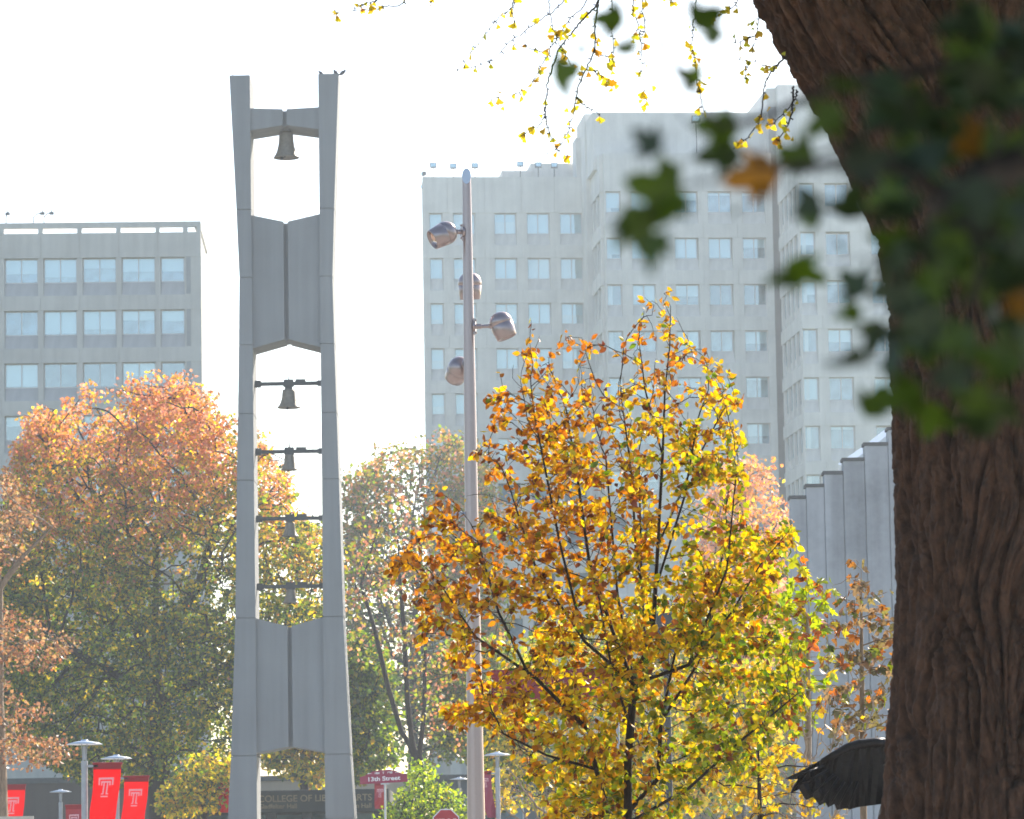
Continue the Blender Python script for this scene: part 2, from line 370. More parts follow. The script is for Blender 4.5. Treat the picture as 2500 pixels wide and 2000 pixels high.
# ================================================================= bell tower
TY = 155.0; tc = atd(607, 1100, TY)
tw = empty('bell_tower', (tc.x, TY, 0), 0, label='tall grey concrete bell tower of two flared legs joined by grooved panels', cat='bell tower')
def tz(y): return atd(600, y, TY).z
def tm(px, y): a = atd(600, y, TY); b = atd(600+px, y, TY); return b.x-a.x
DEP = 2.3
lev = [(157, 115, 72), (440, 103, 72), (583, 98, 71.5), (725, 100.5, 71.5), (870, 104, 71.5), (1010, 107.5, 71.5), (1300, 113.5, 71), (1590, 125.5, 71.5), (1725, 133.5, 72)]
L = [(tz(y), tm(o, y), tm(i, y)) for y, o, i in lev]
z_, o_, i_ = L[-1]; sl = (L[-1][1]-L[-2][1])/(L[-2][0]-L[-1][0]); L.append((0, o_+sl*z_*.8, i_))
for sx in (-1, 1):
    mb = MB()
    for (z1, o1, i1), (z0, o0, i0) in zip(L, L[1:]):
        g = .018
        za, zb = z1-g*(z1 != L[0][0]), z0+g
        q = lambda x, y, z: (sx*x, y, z)
        vs = [q(i0, 0, zb), q(o0, 0, zb), q(o0, DEP, zb), q(i0, DEP, zb), q(i1, 0, za), q(o1, 0, za), q(o1, DEP, za), q(i1, DEP, za)]
        mb.add(vs, [(3, 2, 1, 0), (4, 5, 6, 7), (0, 1, 5, 4), (1, 2, 6, 5), (2, 3, 7, 6), (3, 0, 4, 7)])
        e = .05
        vs = [q(i0+e, e, z0-.05), q(o0-e, e, z0-.05), q(o0-e, DEP-e, z0-.05), q(i0+e, DEP-e, z0-.05), q(i1+e, e, z1-.05), q(o1-e, e, z1-.05), q(o1-e, DEP-e, z1-.05), q(i1+e, DEP-e, z1-.05)]
        mb.add(vs, [(3, 2, 1, 0), (4, 5, 6, 7), (0, 1, 5, 4), (1, 2, 6, 5), (2, 3, 7, 6), (3, 0, 4, 7)])
    leg = mb.build('leg', M['tower'], tw)
pan = [(225, 228, 297, 268), (450, 465, 743, 716), (1300, 1318, 1588, 1573)]
for yt, ytc, yb, ybc in pan:
    mb = MB(); iw = tm(71.7, yt)+.02; g = tm(4.2, yt)
    # undersides: the photograph shows the front lower edge above the rear one, so measure the front edge
    dz = {297: 29, 743: 13, 1588: 4}[yb]
    zt, ztc, zb, zbc = tz(yt), tz(ytc), tz(yb-dz*.86), tz(ybc-dz*.2)
    for sx in (-1, 1):
        poly = [(sx*iw, zb), (sx*g, zbc), (sx*g, ztc), (sx*iw, zt)]
        if sx > 0: poly = poly[::-1]
        mb.prism(poly, .16, DEP-.16)
    p = mb.build('panel', M['tower'], tw, bevel=.015)
    MB().box(-g, g, .42, DEP-.42, zbc+.01, ztc-.03).build('groove', M['tower'], p)
    if yb == 743: pass
def bell_profile(r, h):
    o = [(0, h), (.30*r, h), (.46*r, h*.985), (.53*r, h*.93), (.55*r, h*.82), (.58*r, h*.6), (.64*r, h*.42), (.74*r, h*.24), (.86*r, h*.11), (.97*r, h*.03), (r, 0), (.93*r, -.01*h), (.80*r, h*.10), (.66*r, h*.28), (.54*r, h*.55), (.48*r, h*.85), (0, h*.9)]
    return o
bells = [(277, 333, 27.5, 597, 'largest bronze bell, clamped under the top beam of the tower'), (820, 859, 25, 604, 'upper bell on the highest crossbar of the tower'), (957, 990, 19, 608, 'bell on the second crossbar of the tower, clear sky behind its lower half'),
         (1100, 1130, 18.5, 609, 'bell on the third crossbar of the tower, against orange foliage'), (1241, 1270, 18, 610, 'lowest bell of the tower, just above the bottom panel')]
BY = TY+DEP/2
for k, (y1, y0, wpx, cx, lab) in enumerate(bells):
    zb = atd(cx, y0, BY).z; zt = atd(cx, y1, BY).z; r = tm(wpx, y0)*BY/TY; x = tc.x+tm(-1 if k else -1, y0)
    x = tc.x
    b = empty('bell', (x, BY, zb), 0, label=lab, cat='bell', group='bells hanging in the tower')
    h = zt-zb
    MB().lathe(bell_profile(r, h), 28).build('bell_body', M['bronze'], b, smooth=True)
    mb = MB().tube([(-.05, 0, h*.8), (-.12*r, 0, .02)], r*.05, 6); mb.lathe([(0, r*.13), (r*.10, r*.09), (r*.14, 0), (r*.10, -r*.09), (0, -r*.13)], 12, Matrix.Translation((-.12*r-(.22*r if k == 0 else 0), 0, -.02 if k else -.02*r)))
    mb.build('clapper', M['iron'], b, smooth=True)
    if k == 0:
        zt2 = tz(262); MB().lathe([(0, zt2-zb+.3), (r*.36, zt2-zb+.3), (r*.36, h-.02), (0, h-.02)], 20).build('mount', M['steel'], b, smooth=False)
    else:
        mb = MB().box(-r*.32, r*.32, -.09, .09, h-.01, h+.12)
        mb.box(-r*.45, r*.45, -.05, .05, h+.10, h+.17); mb.tube([(0, 0, h), (0, 0, h+.62*(.9 if k < 3 else .6))], [.05, .012], 6)
        mb.build('mount', M['iron'], b)
for y in (808, 951, 1092, 1235):
    z = atd(605, y, BY).z; iw = tm(72, y)
    mb = MB().box(-iw-.05, iw+.05, DEP/2-.08, DEP/2+.08, z-.07, z+.07)
    mb.box(-iw+.02, -iw+.25, DEP/2-.13, DEP/2+.13, z-.13, z+.13); mb.box(iw-.2, iw-.02, DEP/2-.1, DEP/2+.1, z-.11, z+.11); mb.box(iw*.2, iw*.5, DEP/2-.06, DEP/2+.06, z+.05, z+.17); mb.box(-iw*.14, iw*.14, DEP/2-.12, DEP/2+.12, z-.12, z+.16)
    mb.build('crossbar', M['iron'], tw)
for xx in (-(L[0][2]+.7), L[0][2]+.6):
    MB().tube([(xx, .4, L[0][0]-.02), (xx, .4, L[0][0]+.3)], [.02, .006], 5).build('lightning_rod', M['iron'], tw)
# pigeons
def pigeon(x, y, z, rz, lab, s=1.0):
    e = empty('pigeon', (x, y, z), rz, label=lab, cat='pigeon', group='pigeons perched on the bell tower')
    mb = MB(); T = Matrix.Translation((0, 0, .10*s)) @ Matrix.Rotation(R(52), 4, 'Y') @ Matrix.Diagonal((s, s, s, 1))
    mb.lathe([(0, -.13), (.035, -.11), (.058, -.05), (.066, .01), (.055, .06), (.034, .095), (.03, .115)], 14, T)
    tipv = T @ Vector((0, 0, .10)); H = Matrix.Translation(tipv+Vector((.012*s, 0, .035*s))) @ Matrix.Diagonal((s, s, s, 1))
    mb.lathe([(0, .036), (.025, .026), (.035, 0), (.03, -.03), (.032, -.06)], 12, H); hp = H @ Vector((.03, 0, 0)); mb.tube([hp, hp+Vector((.035*s, 0, -.008*s))], [.010*s, .002*s], 6)
    tp = T @ Vector((0, 0, -.10)); mb.tube([tp, tp+Vector((-.09*s, 0, -.035*s))], [.035*s, .022*s], 6)
    mb.build('body', M['pigeon'], e, smooth=True)
    for sy in (-1, 1): MB().tube([(0, sy*.03*s, .08*s), (0, sy*.03*s, 0)], .006*s, 5).build('leg', M['iron'], e)
zt = L[0][0]
pigeon(tc.x+L[0][2]+.10, TY+.35, zt, 2.6, 'dark pigeon on the inner corner of the right tower leg', 1.0)
pigeon(tc.x+L[0][2]+.95, TY+.4, zt, .4, 'dark pigeon near the outer corner of the right tower leg', 1.15)
pigeon(tc.x+L[0][1]-.12, TY+.3, zt, 2.3, 'dark pigeon right at the outer top corner of the right tower leg', 1.1)

# ================================================================= building facades
WC = {}
def window_mesh(wd, ht, double, blind):
    key = (round(wd, 1), round(ht, 1), double, round(blind, 2), random.randrange(3))
    if key in WC: return WC[key]
    f = MB(); t = .07
    f.box(0, wd, 0, .1, 0, t); f.box(0, wd, 0, .1, ht-t, ht); f.box(0, t, 0, .1, t, ht-t); f.box(wd-t, wd, 0, .1, t, ht-t)
    if double: f.box(wd/2-t/2, wd/2+t/2, .003, .1, t, ht-t)
    p = MB().add([(t, .05, t), (wd-t, .05, t), (wd-t, .05, ht-t), (t, .05, ht-t)], [(0, 1, 2, 3)])
    b = MB().box(t, wd-t, .14, .15, ht*(1-blind), ht-.02) if blind > 0 else None
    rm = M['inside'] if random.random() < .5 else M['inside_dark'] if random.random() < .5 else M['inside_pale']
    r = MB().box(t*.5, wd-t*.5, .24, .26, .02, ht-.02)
    if blind < .95: r2 = None
    WC[key] = (f.mesh('window', M['frame']), p.mesh('pane', M['glass']), b.mesh('blind', M['blind']) if b else None, r.mesh('room', rm)); return WC[key]
SC = {}
def sill_mesh(wd, mat, h=.95):
    key = (round(wd, 2), mat)
    if key not in SC:
        m = MB().add([(0, -.28, -h), (wd, -.28, -h), (wd, .17, -h), (0, .17, -h), (0, -.02, -.002), (wd, -.02, -.002), (wd, .17, -.002), (0, .17, -.002)], [(3, 2, 1, 0), (4, 5, 6, 7), (0, 1, 5, 4), (1, 2, 6, 5), (2, 3, 7, 6), (3, 0, 4, 7)])
        SC[key] = m.mesh('sill', M[mat])
    return SC[key]
def add_window(parent, x, y, z, wd, ht, double=True, blind=None, sm='sill_pale'):
    if blind is None: blind = random.choice((0, 0, 0, .15, .25, .4, .45, .55, .6, .75, .92, .92))
    f, p, b, r = window_mesh(wd, ht, double, blind)
    o = link('window', f, parent, (x, y, z)); link('pane', p, o); link('room_interior', r, o); link('sill', sill_mesh(wd, sm), o)
    if b: link('blind', b, o)
def facade_boxes(wall, s0, s1, wins, rows, ztop, zbot, y=0, sill=.95, skip=0):
    """rows from the top down: (z0,z1); wins: (a,b)"""
    edges = [s0]+[(b+c)/2 for (a, b), (c, d) in zip(wins, wins[1:])]+[s1]
    zt = ztop
    for (z0, z1) in rows+[(None, None)]:
        zl = z1 if z1 is not None else zbot
        if zt-zl > .05:
            for a, b in zip(edges, edges[1:]): wall.box(a+.02, b-.02, y, y+.5, zl, zt)
            wall.box(s0+.03, s1-.03, y+.05, y+.52, zl+.01, zt-.01)
        if z1 is None: break
        zs = z0-sill
        xs = s0
        for (a, b) in wins+[(s1, None)]:
            if a-xs > .03: wall.box(xs+(.01 if xs != s0 else 0), a-(.01 if b else 0), y+.04, y+.55, zs, zl)
            if b is None: break
            if skip <= 0: wall.add([(a, y+.10, zs), (b, y+.10, zs), (b, y+.55, zs), (a, y+.55, zs), (a, y+.36, z0), (b, y+.36, z0), (b, y+.55, z0), (a, y+.55, z0)],
                     [(3, 2, 1, 0), (4, 5, 6, 7), (0, 1, 5, 4), (1, 2, 6, 5), (2, 3, 7, 6), (3, 0, 4, 7)])
            xs = b
        zt = zs; skip -= 1

# ---- left hall
LY = R(2.0); LO_ = at(490, 541, 280); LO_.z = 0
lh = empty('office_block', (LO_.x, LO_.y, 0), LY, label='pale concrete office block at left with slotted parapet and five window bays in view', cat='building')
def lp(x, y): return onplane(x*1.1596, y*1.1596, LO_, LY)
zf = lambda y: lp(300, y)[1]
wins = [(lp(a, 560)[0], lp(b, 560)[0]) for a, b in ((-155, -85), (-73, -3), (9.5, 79.5), (91.5, 161.5), (174, 244.5), (256, 326.5), (338, 388))]
rows = [(zf(593+110.3*k), zf(541.5+110.3*k)) for k in range(9)]
s0 = lp(-162, 560)[0]; wall = MB()
ztop = zf(489.5); facade_boxes(wall, s0, 0, wins, rows, ztop, 0, skip=6)
zr = zf(467); wall.box(s0, 0, 0, .45, zf(478.5), zr)
xs = [(4, 92), (104, 189), (193, 275), (282, 361)]
slots = [(-76, 0), (8.5, 80.5), (91.5, 165), (176, 251), (262, 337), (345, 399), (408, 427)]
slots = [(9, 84), (93, 168), (177, 252), (262, 336), (350, 397), (410, 421)]
prev = s0
slotS = [(lp(a, 484)[0], lp(b, 484)[0]) for a, b in [(8, 82), (93, 167.5), (177.5, 251.5), (262.5, 336), (346, 396), (406, 424)]]
# parapet slots measured on the photograph
slotS = [(lp(a*.9, 484)[0], lp(b*.9, 484)[0]) for a, b in ((9, 99), (101, 183), (198, 281), (0, 0))][:0] or [(lp(a, 484)[0], lp(b, 484)[0]) for a, b in ((-150, -86), (-75, -4), (8, 80), (90, 162), (172, 244), (254, 327), (336, 385), (395, 414))]
for a, b in slotS:
    wall.box(prev, a, .003, .44, ztop+.002, zf(478.5)-.002); prev = b
wall.box(prev, 0, .003, .44, ztop+.002, zf(478.5)-.002)
xs0, xs1 = lp(392, 560)[0], lp(401, 560)[0]
wall.box(s0, -.03, .66, 11.5, 0, ztop-.6)
wall.box(-.5, .0, .52, 11.8, 0, ztop-.3)
wall.build('wall', M['hall_left'], lh)
MB().box(-.45, -.0, .46, 12, ztop+.3, zr).build('parapet_return', M['hall'], lh)
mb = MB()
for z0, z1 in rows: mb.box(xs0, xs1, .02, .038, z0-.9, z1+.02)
mb.build('slit_strip', M['hall_dark'], lh)  # thin darker strips laid on the pier face, no recess cut
for i, (a, b) in enumerate(wins):
    for z0, z1 in rows[:6]: add_window(lh, a, .38, z0, b-a, z1-z0, i != 6, sm='sill')
def roof_lamp(loc, rz, lab, grp, h=1.0, s=1.0):
    e = empty('roof_floodlight', loc, rz, label=lab, cat='floodlight', group=grp)
    MB().tube([(0, 0, 0), (0, 0, h)], .035, 6).build('pole', M['iron'], e)
    MB().box(-.28*s, .28*s, -.2*s, .2*s, h, h+.42*s).build('head', M['grey'], e, bevel=.05)
    MB().box(-.22*s, .22*s, -.23*s, -.203*s, h+.06*s, h+.36*s).build('lens', M['glass'], e)
def lworld(e, x, y, z): 
    v = Matrix.Rotation(e.rotation_euler.z, 3, 'Z') @ Vector((x, y, z)); return (e.location.x+v.x, e.location.y+v.y, v.z)
def cctv(loc, dx, lab):
    e = empty('roof_camera', loc, 0, label=lab, cat='camera', group='cameras on the left roof edge')
    MB().tube([(0, 0, 0), (0, 0, .45), (dx*.5, 0, .7), (dx, 0, .75)], .04, 6).build('arm', M['iron'], e)
    MB().box(dx-.12, dx+.2, -.12, .12, .62, .8).add([(dx, 0, .8), (dx+.1, 0, .8), (dx+.05, 0, 1.15)], [(0, 1, 2)]).build('housing', M['grey'], e)
for px, dx, lab in ((12, .15, 'leftmost small camera on the roof edge of the left block'), (70, 1.2, 'middle small camera with long arm on the left roof edge'), (92, 1.0, 'right small camera with bent arm on the left roof edge')):
    s_, _ = lp(px, 467); cctv(lworld(lh, s_, .25, zr), dx*.5, lab)

# ---- right hall (three staggered wings)
GY = R(5.5); G0 = at(1036, 431, 326); G0.z = 0
gh = empty('tall_hall', (G0.x, G0.y, 0), GY, label='tall pale concrete hall of three staggered wings with rows of recessed windows', cat='building')
def plane_off(d):      # a parallel plane d metres in front
    n = Vector((-math.sin(GY), math.cos(GY), 0)); return G0-n*d
def gp(px, py, d=0):
    O = plane_off(d); return onplane(px, py, O, GY)
def wing(wl, wpx, rows_px, s_left, s_right, ztop, d, nskip=6):
    rows = [(gp(1250, b, d)[1] if d == 0 else gp(wpx[0][0], b, d)[1], gp(wpx[0][0], a, d)[1]) for a, b in rows_px]
    rows = [(gp(wpx[0][0], b, d)[1], gp(wpx[0][0], a, d)[1]) for a, b in rows_px]
    ws = [(gp(a, 800, d)[0], gp(b, 800, d)[0]) for a, b in wpx]
    sl, sr = gp(s_left, 800, d)[0], gp(s_right, 800, d)[0]
    facade_boxes(wl, sl, sr, ws, rows, ztop, 0, y=-d, skip=nskip)
    return rows, ws, sl, sr
wall = MB()
# west wing
wz = gp(1230, 432)[1]
rows, ws, sl, sr = wing(wall, [(1052, 1084), (1110, 1164), (1211, 1265), (1291, 1346), (1372, 1427)], [(520+110.2*k, 571+110.2*k) for k in range(15)], 1036, 1434, wz, 0)
wall.box(sl+.02, sr, .56, 1.1, 0, wz-.3); wall.box(sl+.95, sr, 1.0, 11, 0, wz-.35)
W_all = [(ws, rows, 0, 0, 7, [0])]
# penthouse boxes
pz = lambda y, d=-6: gp(1300, y, d)[1]
x = lambda px, d=-3: gp(px, 420, d)[0]
wall.box(x(1225), x(1297), 3, 9, wz-.5, pz(417, -3)); wall.box(x(1296), x(1416), 3.2, 9.5, wz-.5, pz(399, -3.2))
# main wing, 9.5 m in front
D1 = 9.5; mz = gp(1650, 374, D1)[1]
rows1, ws1, sl1, sr1 = wing(wall, [(1485, 1521), (1547, 1603), (1652, 1710), (1735, 1793), (1819, 1875)], [(467+113.6*k, 518+113.6*k) for k in range(15)], 1481, 1893, mz, D1, nskip=7)
wall.box(sl1+.02, sr1, -D1+.66, -2, 0, mz-.3)
wall.box(sl1+.02, sl1+.6, -D1+.55, -.6, 0, mz-.02)      # west side of the main wing
tzp = gp(1650, 275, D1-2)[1]; wall.box(sl1-.6, gp(1880, 275, D1-2)[0], -D1+2.0, 2, mz-1, tzp)
for px in (1560, 1650, 1740): 
    xx = gp(px, 300, D1-2)[0]; wall.box(xx-.04, xx+.04, -D1+1.97, -D1+2.1, mz, tzp-.1)
# pilaster shafts beside the notch
wall.box(gp(1427, 300, 3)[0], gp(1447, 300, 3)[0], -3.0, 3, 0, gp(1436, 278, 3)[1]); wall.box(gp(1411, 330, 1.5)[0], gp(1426.5, 330, 1.5)[0], .2, 3, wz-.3, gp(1420, 327, 1.5)[1])
wall.box(gp(1872, 230, D1-1)[0], gp(1897, 230, D1-1)[0], -D1+1, 3, mz-2, gp(1880, 215, D1-1)[1]); wall.box(gp(1898, 230, D1)[0], gp(2010, 230, D1)[0], -D1, 3, mz-2, gp(1950, 207, D1)[1])
# east wing, 19 m in front
D2 = 19.5; ez = mz+2.5
rows2, ws2, sl2, sr2 = wing(wall, [(1960, 1996), (2022, 2081), (2133, 2192), (2220, 2279)], [(430+118.6*k+17, 430+118.6*k+73) for k in range(14)], 1957, 2300, ez, D2, nskip=7)
wall.box(sl2+.6, sr2, -D2+.66, -D1+2, 0, ez-.3)
side = MB()
# west side of the east wing: bands and piers with narrow windows
zt = ez
for z0, z1 in rows2:
    side.box(sl2, sl2+.5, -D2+.52, -D1, z1, zt); zt = z0-.95
    side.box(sl2+.3, sl2+.6, -D2+.52, -D1, z0-.95, z1)
    for k in range(5): side.box(sl2+.03, sl2+.32, -D2+.7+k*2.1, -D2+1.2+k*2.1, z0-.95, z1)
side.box(sl2, sl2+.5, -D2+.52, -D1, 0, zt)
# same for the main wing side
side.build('side_wall', M['hall'], gh); side = MB()
zt = mz
for z0, z1 in rows1:
    side.box(sl1-.3, sl1+.1, -D1+.56, -1, z1, zt); zt = z0-.95
    for k in range(4): side.box(sl1-.26, sl1+.02, -D1+.7+k*2.3, -D1+1.2+k*2.3, z0-.95, z1)
wall.build('wall', M['hall'], gh); side.build('side_wall', M['hall'], gh)
# recessed shafts in the notches
print('notch', sr1, sl2)
MB().box(sr1+.003, sl2+1.2, -D1+.9, 2, 0, mz+4).build('notch_shaft', M['hall_dark'], gh)  # darker concrete colour stands in for the shade inside the notch
cnt = 0; rest = MB()
for ws_, rw, d, r0, r1, singles in ((ws, rows, 0, 0, 6, (0,)), (ws1, rows1, D1, 0, 7, (0,)), (ws2, rows2, D2, 0, 7, (0,))):
    for r, (z0, z1) in enumerate(rw):
        for i, (a, b) in enumerate(ws_):
            if r < r1: add_window(gh, a, -d+.38, z0, b-a, z1-z0, i not in singles); cnt += 1
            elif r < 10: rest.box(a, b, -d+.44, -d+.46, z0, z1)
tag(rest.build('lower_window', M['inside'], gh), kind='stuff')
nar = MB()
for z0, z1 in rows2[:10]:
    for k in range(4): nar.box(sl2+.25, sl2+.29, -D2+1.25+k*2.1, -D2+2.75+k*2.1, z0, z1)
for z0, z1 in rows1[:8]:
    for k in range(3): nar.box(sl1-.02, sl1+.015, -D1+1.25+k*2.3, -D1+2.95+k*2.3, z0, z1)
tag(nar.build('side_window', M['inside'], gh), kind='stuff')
names = ['above its left corner', 'next to the lamp pole', 'just right of the lamp pole', 'in front of the low penthouse', 'left one on the higher penthouse', 'right one on the higher penthouse']
for (px, py), nm in zip(((1059, 397), (1108, 399), (1161, 398), (1272, 394), (1316, 396), (1355, 397)), names):
    s_, z_ = gp(px, py+10, 0); roof_lamp(lworld(gh, s_, .6, wz-.1), 0, 'roof floodlight of the tall hall, '+nm, 'floodlights on the hall roof', max(.3, z_-wz+.1), 1.0)
for k, (px, py) in enumerate(((1038, 410), (1034, 428))):
    s_, z_ = gp(px, py, 0); e = lworld(gh, -.02, .3+.5*k, wz-.6-k*.8); roof_lamp(e, -1.2, ('upper' if k == 0 else 'lower')+' of two floodlights leaning out at the hall roof left corner', 'floodlights on the hall roof', .75-.2*k, .8)
s_, z_ = gp(1702, 330, D1); roof_lamp(lworld(gh, s_, -D1+.4, mz), 0, 'single floodlight standing on the middle wing roof ledge', 'floodlights on the hall roof', 2.6, 1.3)

# ================================================================= stepped wall
SY = 112.0; sw = empty('stepped_wall', (at(2050, 1500, SY).x, SY, 0), 0, label='grey weathered concrete wall whose top climbs in steps towards the big trunk', cat='wall')
st = [(1936, 1976, 1210), (1976, 2020, 1182), (2020, 2067, 1151), (2067, 2120, 1119), (2120, 2178, 1082), (2178, 2245, 1045), (2245, 2330, 1010), (2330, 2430, 975)]
for k, (a, b, t) in enumerate(st):
    x0, x1 = at(a, 1500, SY).x-sw.location.x, at(b, 1500, SY).x-sw.location.x; z = at(a, t, SY).z; y = -.05*k
    p = MB().box(x0, x1-.003, y, y+.6, 0, z-.09).box(x0+.01, x1-.02, y-.012, y+.1, 0, z-3.8-.13*k).build('panel', M['stepw'], sw, bevel=.02)
    MB().box(x0-.03, x1+.03, y-.03, y+.64, z-.088, z).build('coping', M['cap'], p)
a = at(2150, 1060, SY+3); b = at(2110, 1118, SY+3)
sk = MB(); ox = sw.location.x
for (p0, p1) in (((2108, 1108), (2176, 1055)), ((2060, 1140), (2120, 1098))):
    A_, B_ = at(*p0, SY+2.5), at(*p1, SY+2.5)
    sk.add([(A_.x-ox, 2.5, A_.z), (B_.x-ox, 2.5, B_.z), (B_.x-ox, 2.5, B_.z-.5), (A_.x-ox, 2.5, A_.z-.5), (A_.x-ox, 4.5, A_.z+.3), (B_.x-ox, 4.5, B_.z+.3), (B_.x-ox, 4.5, B_.z-.5), (A_.x-ox, 4.5, A_.z-.5)], [(3, 2, 1, 0), (4, 5, 6, 7), (0, 1, 5, 4), (1, 2, 6, 5), (2, 3, 7, 6), (3, 0, 4, 7)])
sk.build('skylight', M['skylight'], sw)

# ================================================================= low buildings across the street
SG = 186.0
a = atd(320, 1662, SG); b = atd(818, 1662, SG); e = empty('college_entrance', ((a.x+b.x)/2, SG, 0), 0, label='low dark entrance canopy lettered COLLEGE OF LIBERAL ARTS behind the tower foot', cat='canopy')
hw = (b.x-a.x)/2; z1 = atd(600, 1664, SG).z; z0 = atd(600, 1711, SG).z
MB().box(-hw, hw, 0, 8, z0, z1).build('fascia', M['fascia'], e, bevel=.03)
MB().box(-hw+1, hw-1, 5, 7.8, 0, z0-.01).build('glazing', M['inside'], e)
mb = MB()
for k in range(7): mb.box(-hw+.2+k*(2*hw-.9)/6, -hw+.7+k*(2*hw-.9)/6, .3, .8, 0, z0-.005)
mb.build('column', M['fascia'], e)
def put_text(txt, xd0, xd1, ybase, Y, parent, mat, ext=.015, h=None, dy=-.03):
    me = text_mesh(txt, 1, mat, ext, .012); xs_ = [v.co.x for v in me.vertices]; w_ = max(xs_)-min(xs_)
    p0, p1 = atd(xd0, ybase, Y), atd(xd1, ybase, Y); sc = (p1.x-p0.x)/w_; sz = sc if h is None else h
    me.transform(Matrix.Diagonal((sc, 1, sz, 1))); me.transform(Matrix.Translation((-min(xs_)*sc, 0, 0)))
    return link('lettering', me, parent, (p0.x-parent.location.x, dy, p0.z))
put_text('COLLEGE OF LIBERAL ARTS', 544, 783, 1689, SG, e, M['gold']); put_text('Gladfelter Hall', 544, 625, 1703, SG, e, M['gold']); put_text('Anderson Hall', 700, 782, 1702, SG, e, M['gold'])

def lowblock(xd0, xd1, ytop, Y, dep, m, name, lab, win=True, canopy=None):
    a, b = atd(xd0, ytop, Y), atd(xd1, ytop, Y); e = empty(name, (a.x, Y, 0), 0, label=lab, cat='building'); W = b.x-a.x; H = (a.z+b.z)/2
    MB().box(0, W, 0, dep, 0, H).build('wall', m, e)
    MB().box(-.15, W+.15, -.15, dep+.15, H-.003, H+.3).build('roof', M['cap'], e)
    n = max(2, int(W/3.2))
    if win:
        for k in range(n):
            x0 = (k+.25)*W/n; ww_ = W/n*.5
            for z in np.arange(H-2.4, .5, -3.2)[:2]:
                f = MB().box(x0, x0+ww_, -.06, -.003, z, z+1.5).build('window', M['frame'], e); MB().box(x0+.07, x0+ww_-.07, -.075, -.062, z+.07, z+1.43).build('pane', M['inside'], f)
    return e
lowblock(548, 870, 1642, 236, 12, M['tan'], 'low_building', 'low tan brick building glimpsed under the tower arch behind the dark canopy')
lowblock(905, 1130, 1642, 215, 10, M['grey'], 'grey_building', 'low grey building glimpsed either side of the lamp pole foot')
lowblock(-60, 420, 1648, 225, 10, M['hall_brown'], 'brick_building', 'low brownish building hidden behind the left trees and red banners', win=False)

# ================================================================= floodlight pole
PY = 73.0
pz0 = at(1139, 408, PY); base = at(1165, 2100, PY)
lpz = pz0.z; xtop = at(1141, 600, PY).x; xb = at(1163, 1990, PY).x; X0 = (xtop+xb)/2
lp_ = empty('lamp_pole', (X0, PY, 0), 0, label='tall silver tapered lamp pole with slanted top in front of the hall', cat='lamp pole')
def rr_(px): return px/2/F*PY*1.005
ys = [(462, 22), (700, 25), (1000, 30), (1400, 34), (1700, 38), (2000, 43)]
zz = [at(1150, y, PY).z for y, _ in ys]; ra = [rr_(w) for _, w in ys]
prof = [(ra[-1]*1.12, 0)]+[(r, z) for r, z in zip(ra[::-1], zz[::-1])]
mb = MB(); seg = 40; mb.lathe(prof, seg)
# slanted cut: the front lip lower than the back
rt = ra[0]; top = [(rt*math.cos(2*PI*k/seg), rt*math.sin(2*PI*k/seg), pz0.z-.17+.16*math.sin(2*PI*k/seg)) for k in range(seg)]
nb = len(mb.v)-seg; base_i = len(mb.v); mb.v += top; mb.f += [(nb+k, nb+(k+1) % seg, base_i+(k+1) % seg, base_i+k) for k in range(seg)]
o = mb.build('pole', M['silver'], lp_, smooth=True)
MB().add([(v[0]*.995, v[1]*.995, v[2]+.001) for v in top], [tuple(range(seg))]).build('top_cap', M['disc'], lp_)
def headlight(side, ypx, yaw, tilt, arm, lab=None, hw=.30):
    """head points along local direction; yaw 0 = to the right (+x)"""
    z = at(1145, ypx, PY).z; r = np.interp(-z, [-q for q in zz], ra)
    e = bpy.data.objects.new('floodlight', MB().lathe([(0, .42), (.08, .415), (.15, .385), (.205, .33), (.235, .25), (.24, .17), (.232, .165), (.232, .158), (.238, .152), (.225, .03), (.205, -.12), (.19, -.13), (.18, -.11), (.15, .05), (0, .12)], 32).mesh('floodlight', M['silver'], True))
    COL.objects.link(e); e.parent = lp_
    d = Vector((math.cos(yaw), math.sin(yaw), 0)); j = d*(r+arm); 
    zax = -(Vector((d.x, d.y, 0))*math.sin(tilt)+Vector((0, 0, -1))*math.cos(tilt))      # points back/up, away from the beam
    q = zax.to_track_quat('Z', 'Y'); c = Vector((0, 0, z))+j
    neck = c+(-d*.0)
    e.rotation_euler = q.to_euler(); e.scale = (.92,)*3; e.location = c+d*.17+Vector((0, 0, -.12))
    MB().lathe([(0, .03), (.15, -.02), (.165, -.06)], 24).build('reflector', M['rim'], e, smooth=True)
    mb = MB().tube([d*(r*.9)+Vector((0, 0, z)), d*(r+arm*.35)+Vector((0, 0, z)), d*(r+arm*.36)+Vector((0, 0, z)), d*(r+arm*.6)+Vector((0, 0, z)), d*(r+arm*.85)+Vector((0, 0, z)), d*(r+arm+.10)+Vector((0, 0, z+.02))], [.045, .045, .034, .034, .05, .12], 14)
    n = Vector((-d.y, d.x, 0)); mb.tube([d*(r*.85)+Vector((0, 0, z)), d*(r+.03)+Vector((0, 0, z))], .10, 14)
    for s_ in (-1, 1): mb.tube([d*(r*.9)+Vector((0, 0, z+s_*.12)), d*(r+.05)+Vector((0, 0, z+s_*.12))], .018, 6)
    mb.box(*( (r*.8, r+.02) if d.x > .5 else (-r-.02, -r*.8) if d.x < -.5 else (-.05, .05)), -.05, .05, z-.15, z+.15)
    mb.build('bracket', M['silver'], lp_, smooth=False)
headlight(-1, 567, PI+.35, R(62), .33)
headlight(1, 798, -.12, R(22), .40)
headlight(1, 690, PI/2-.05, R(8), .28)
headlight(1, 888, PI/2+.42, R(60), .34)
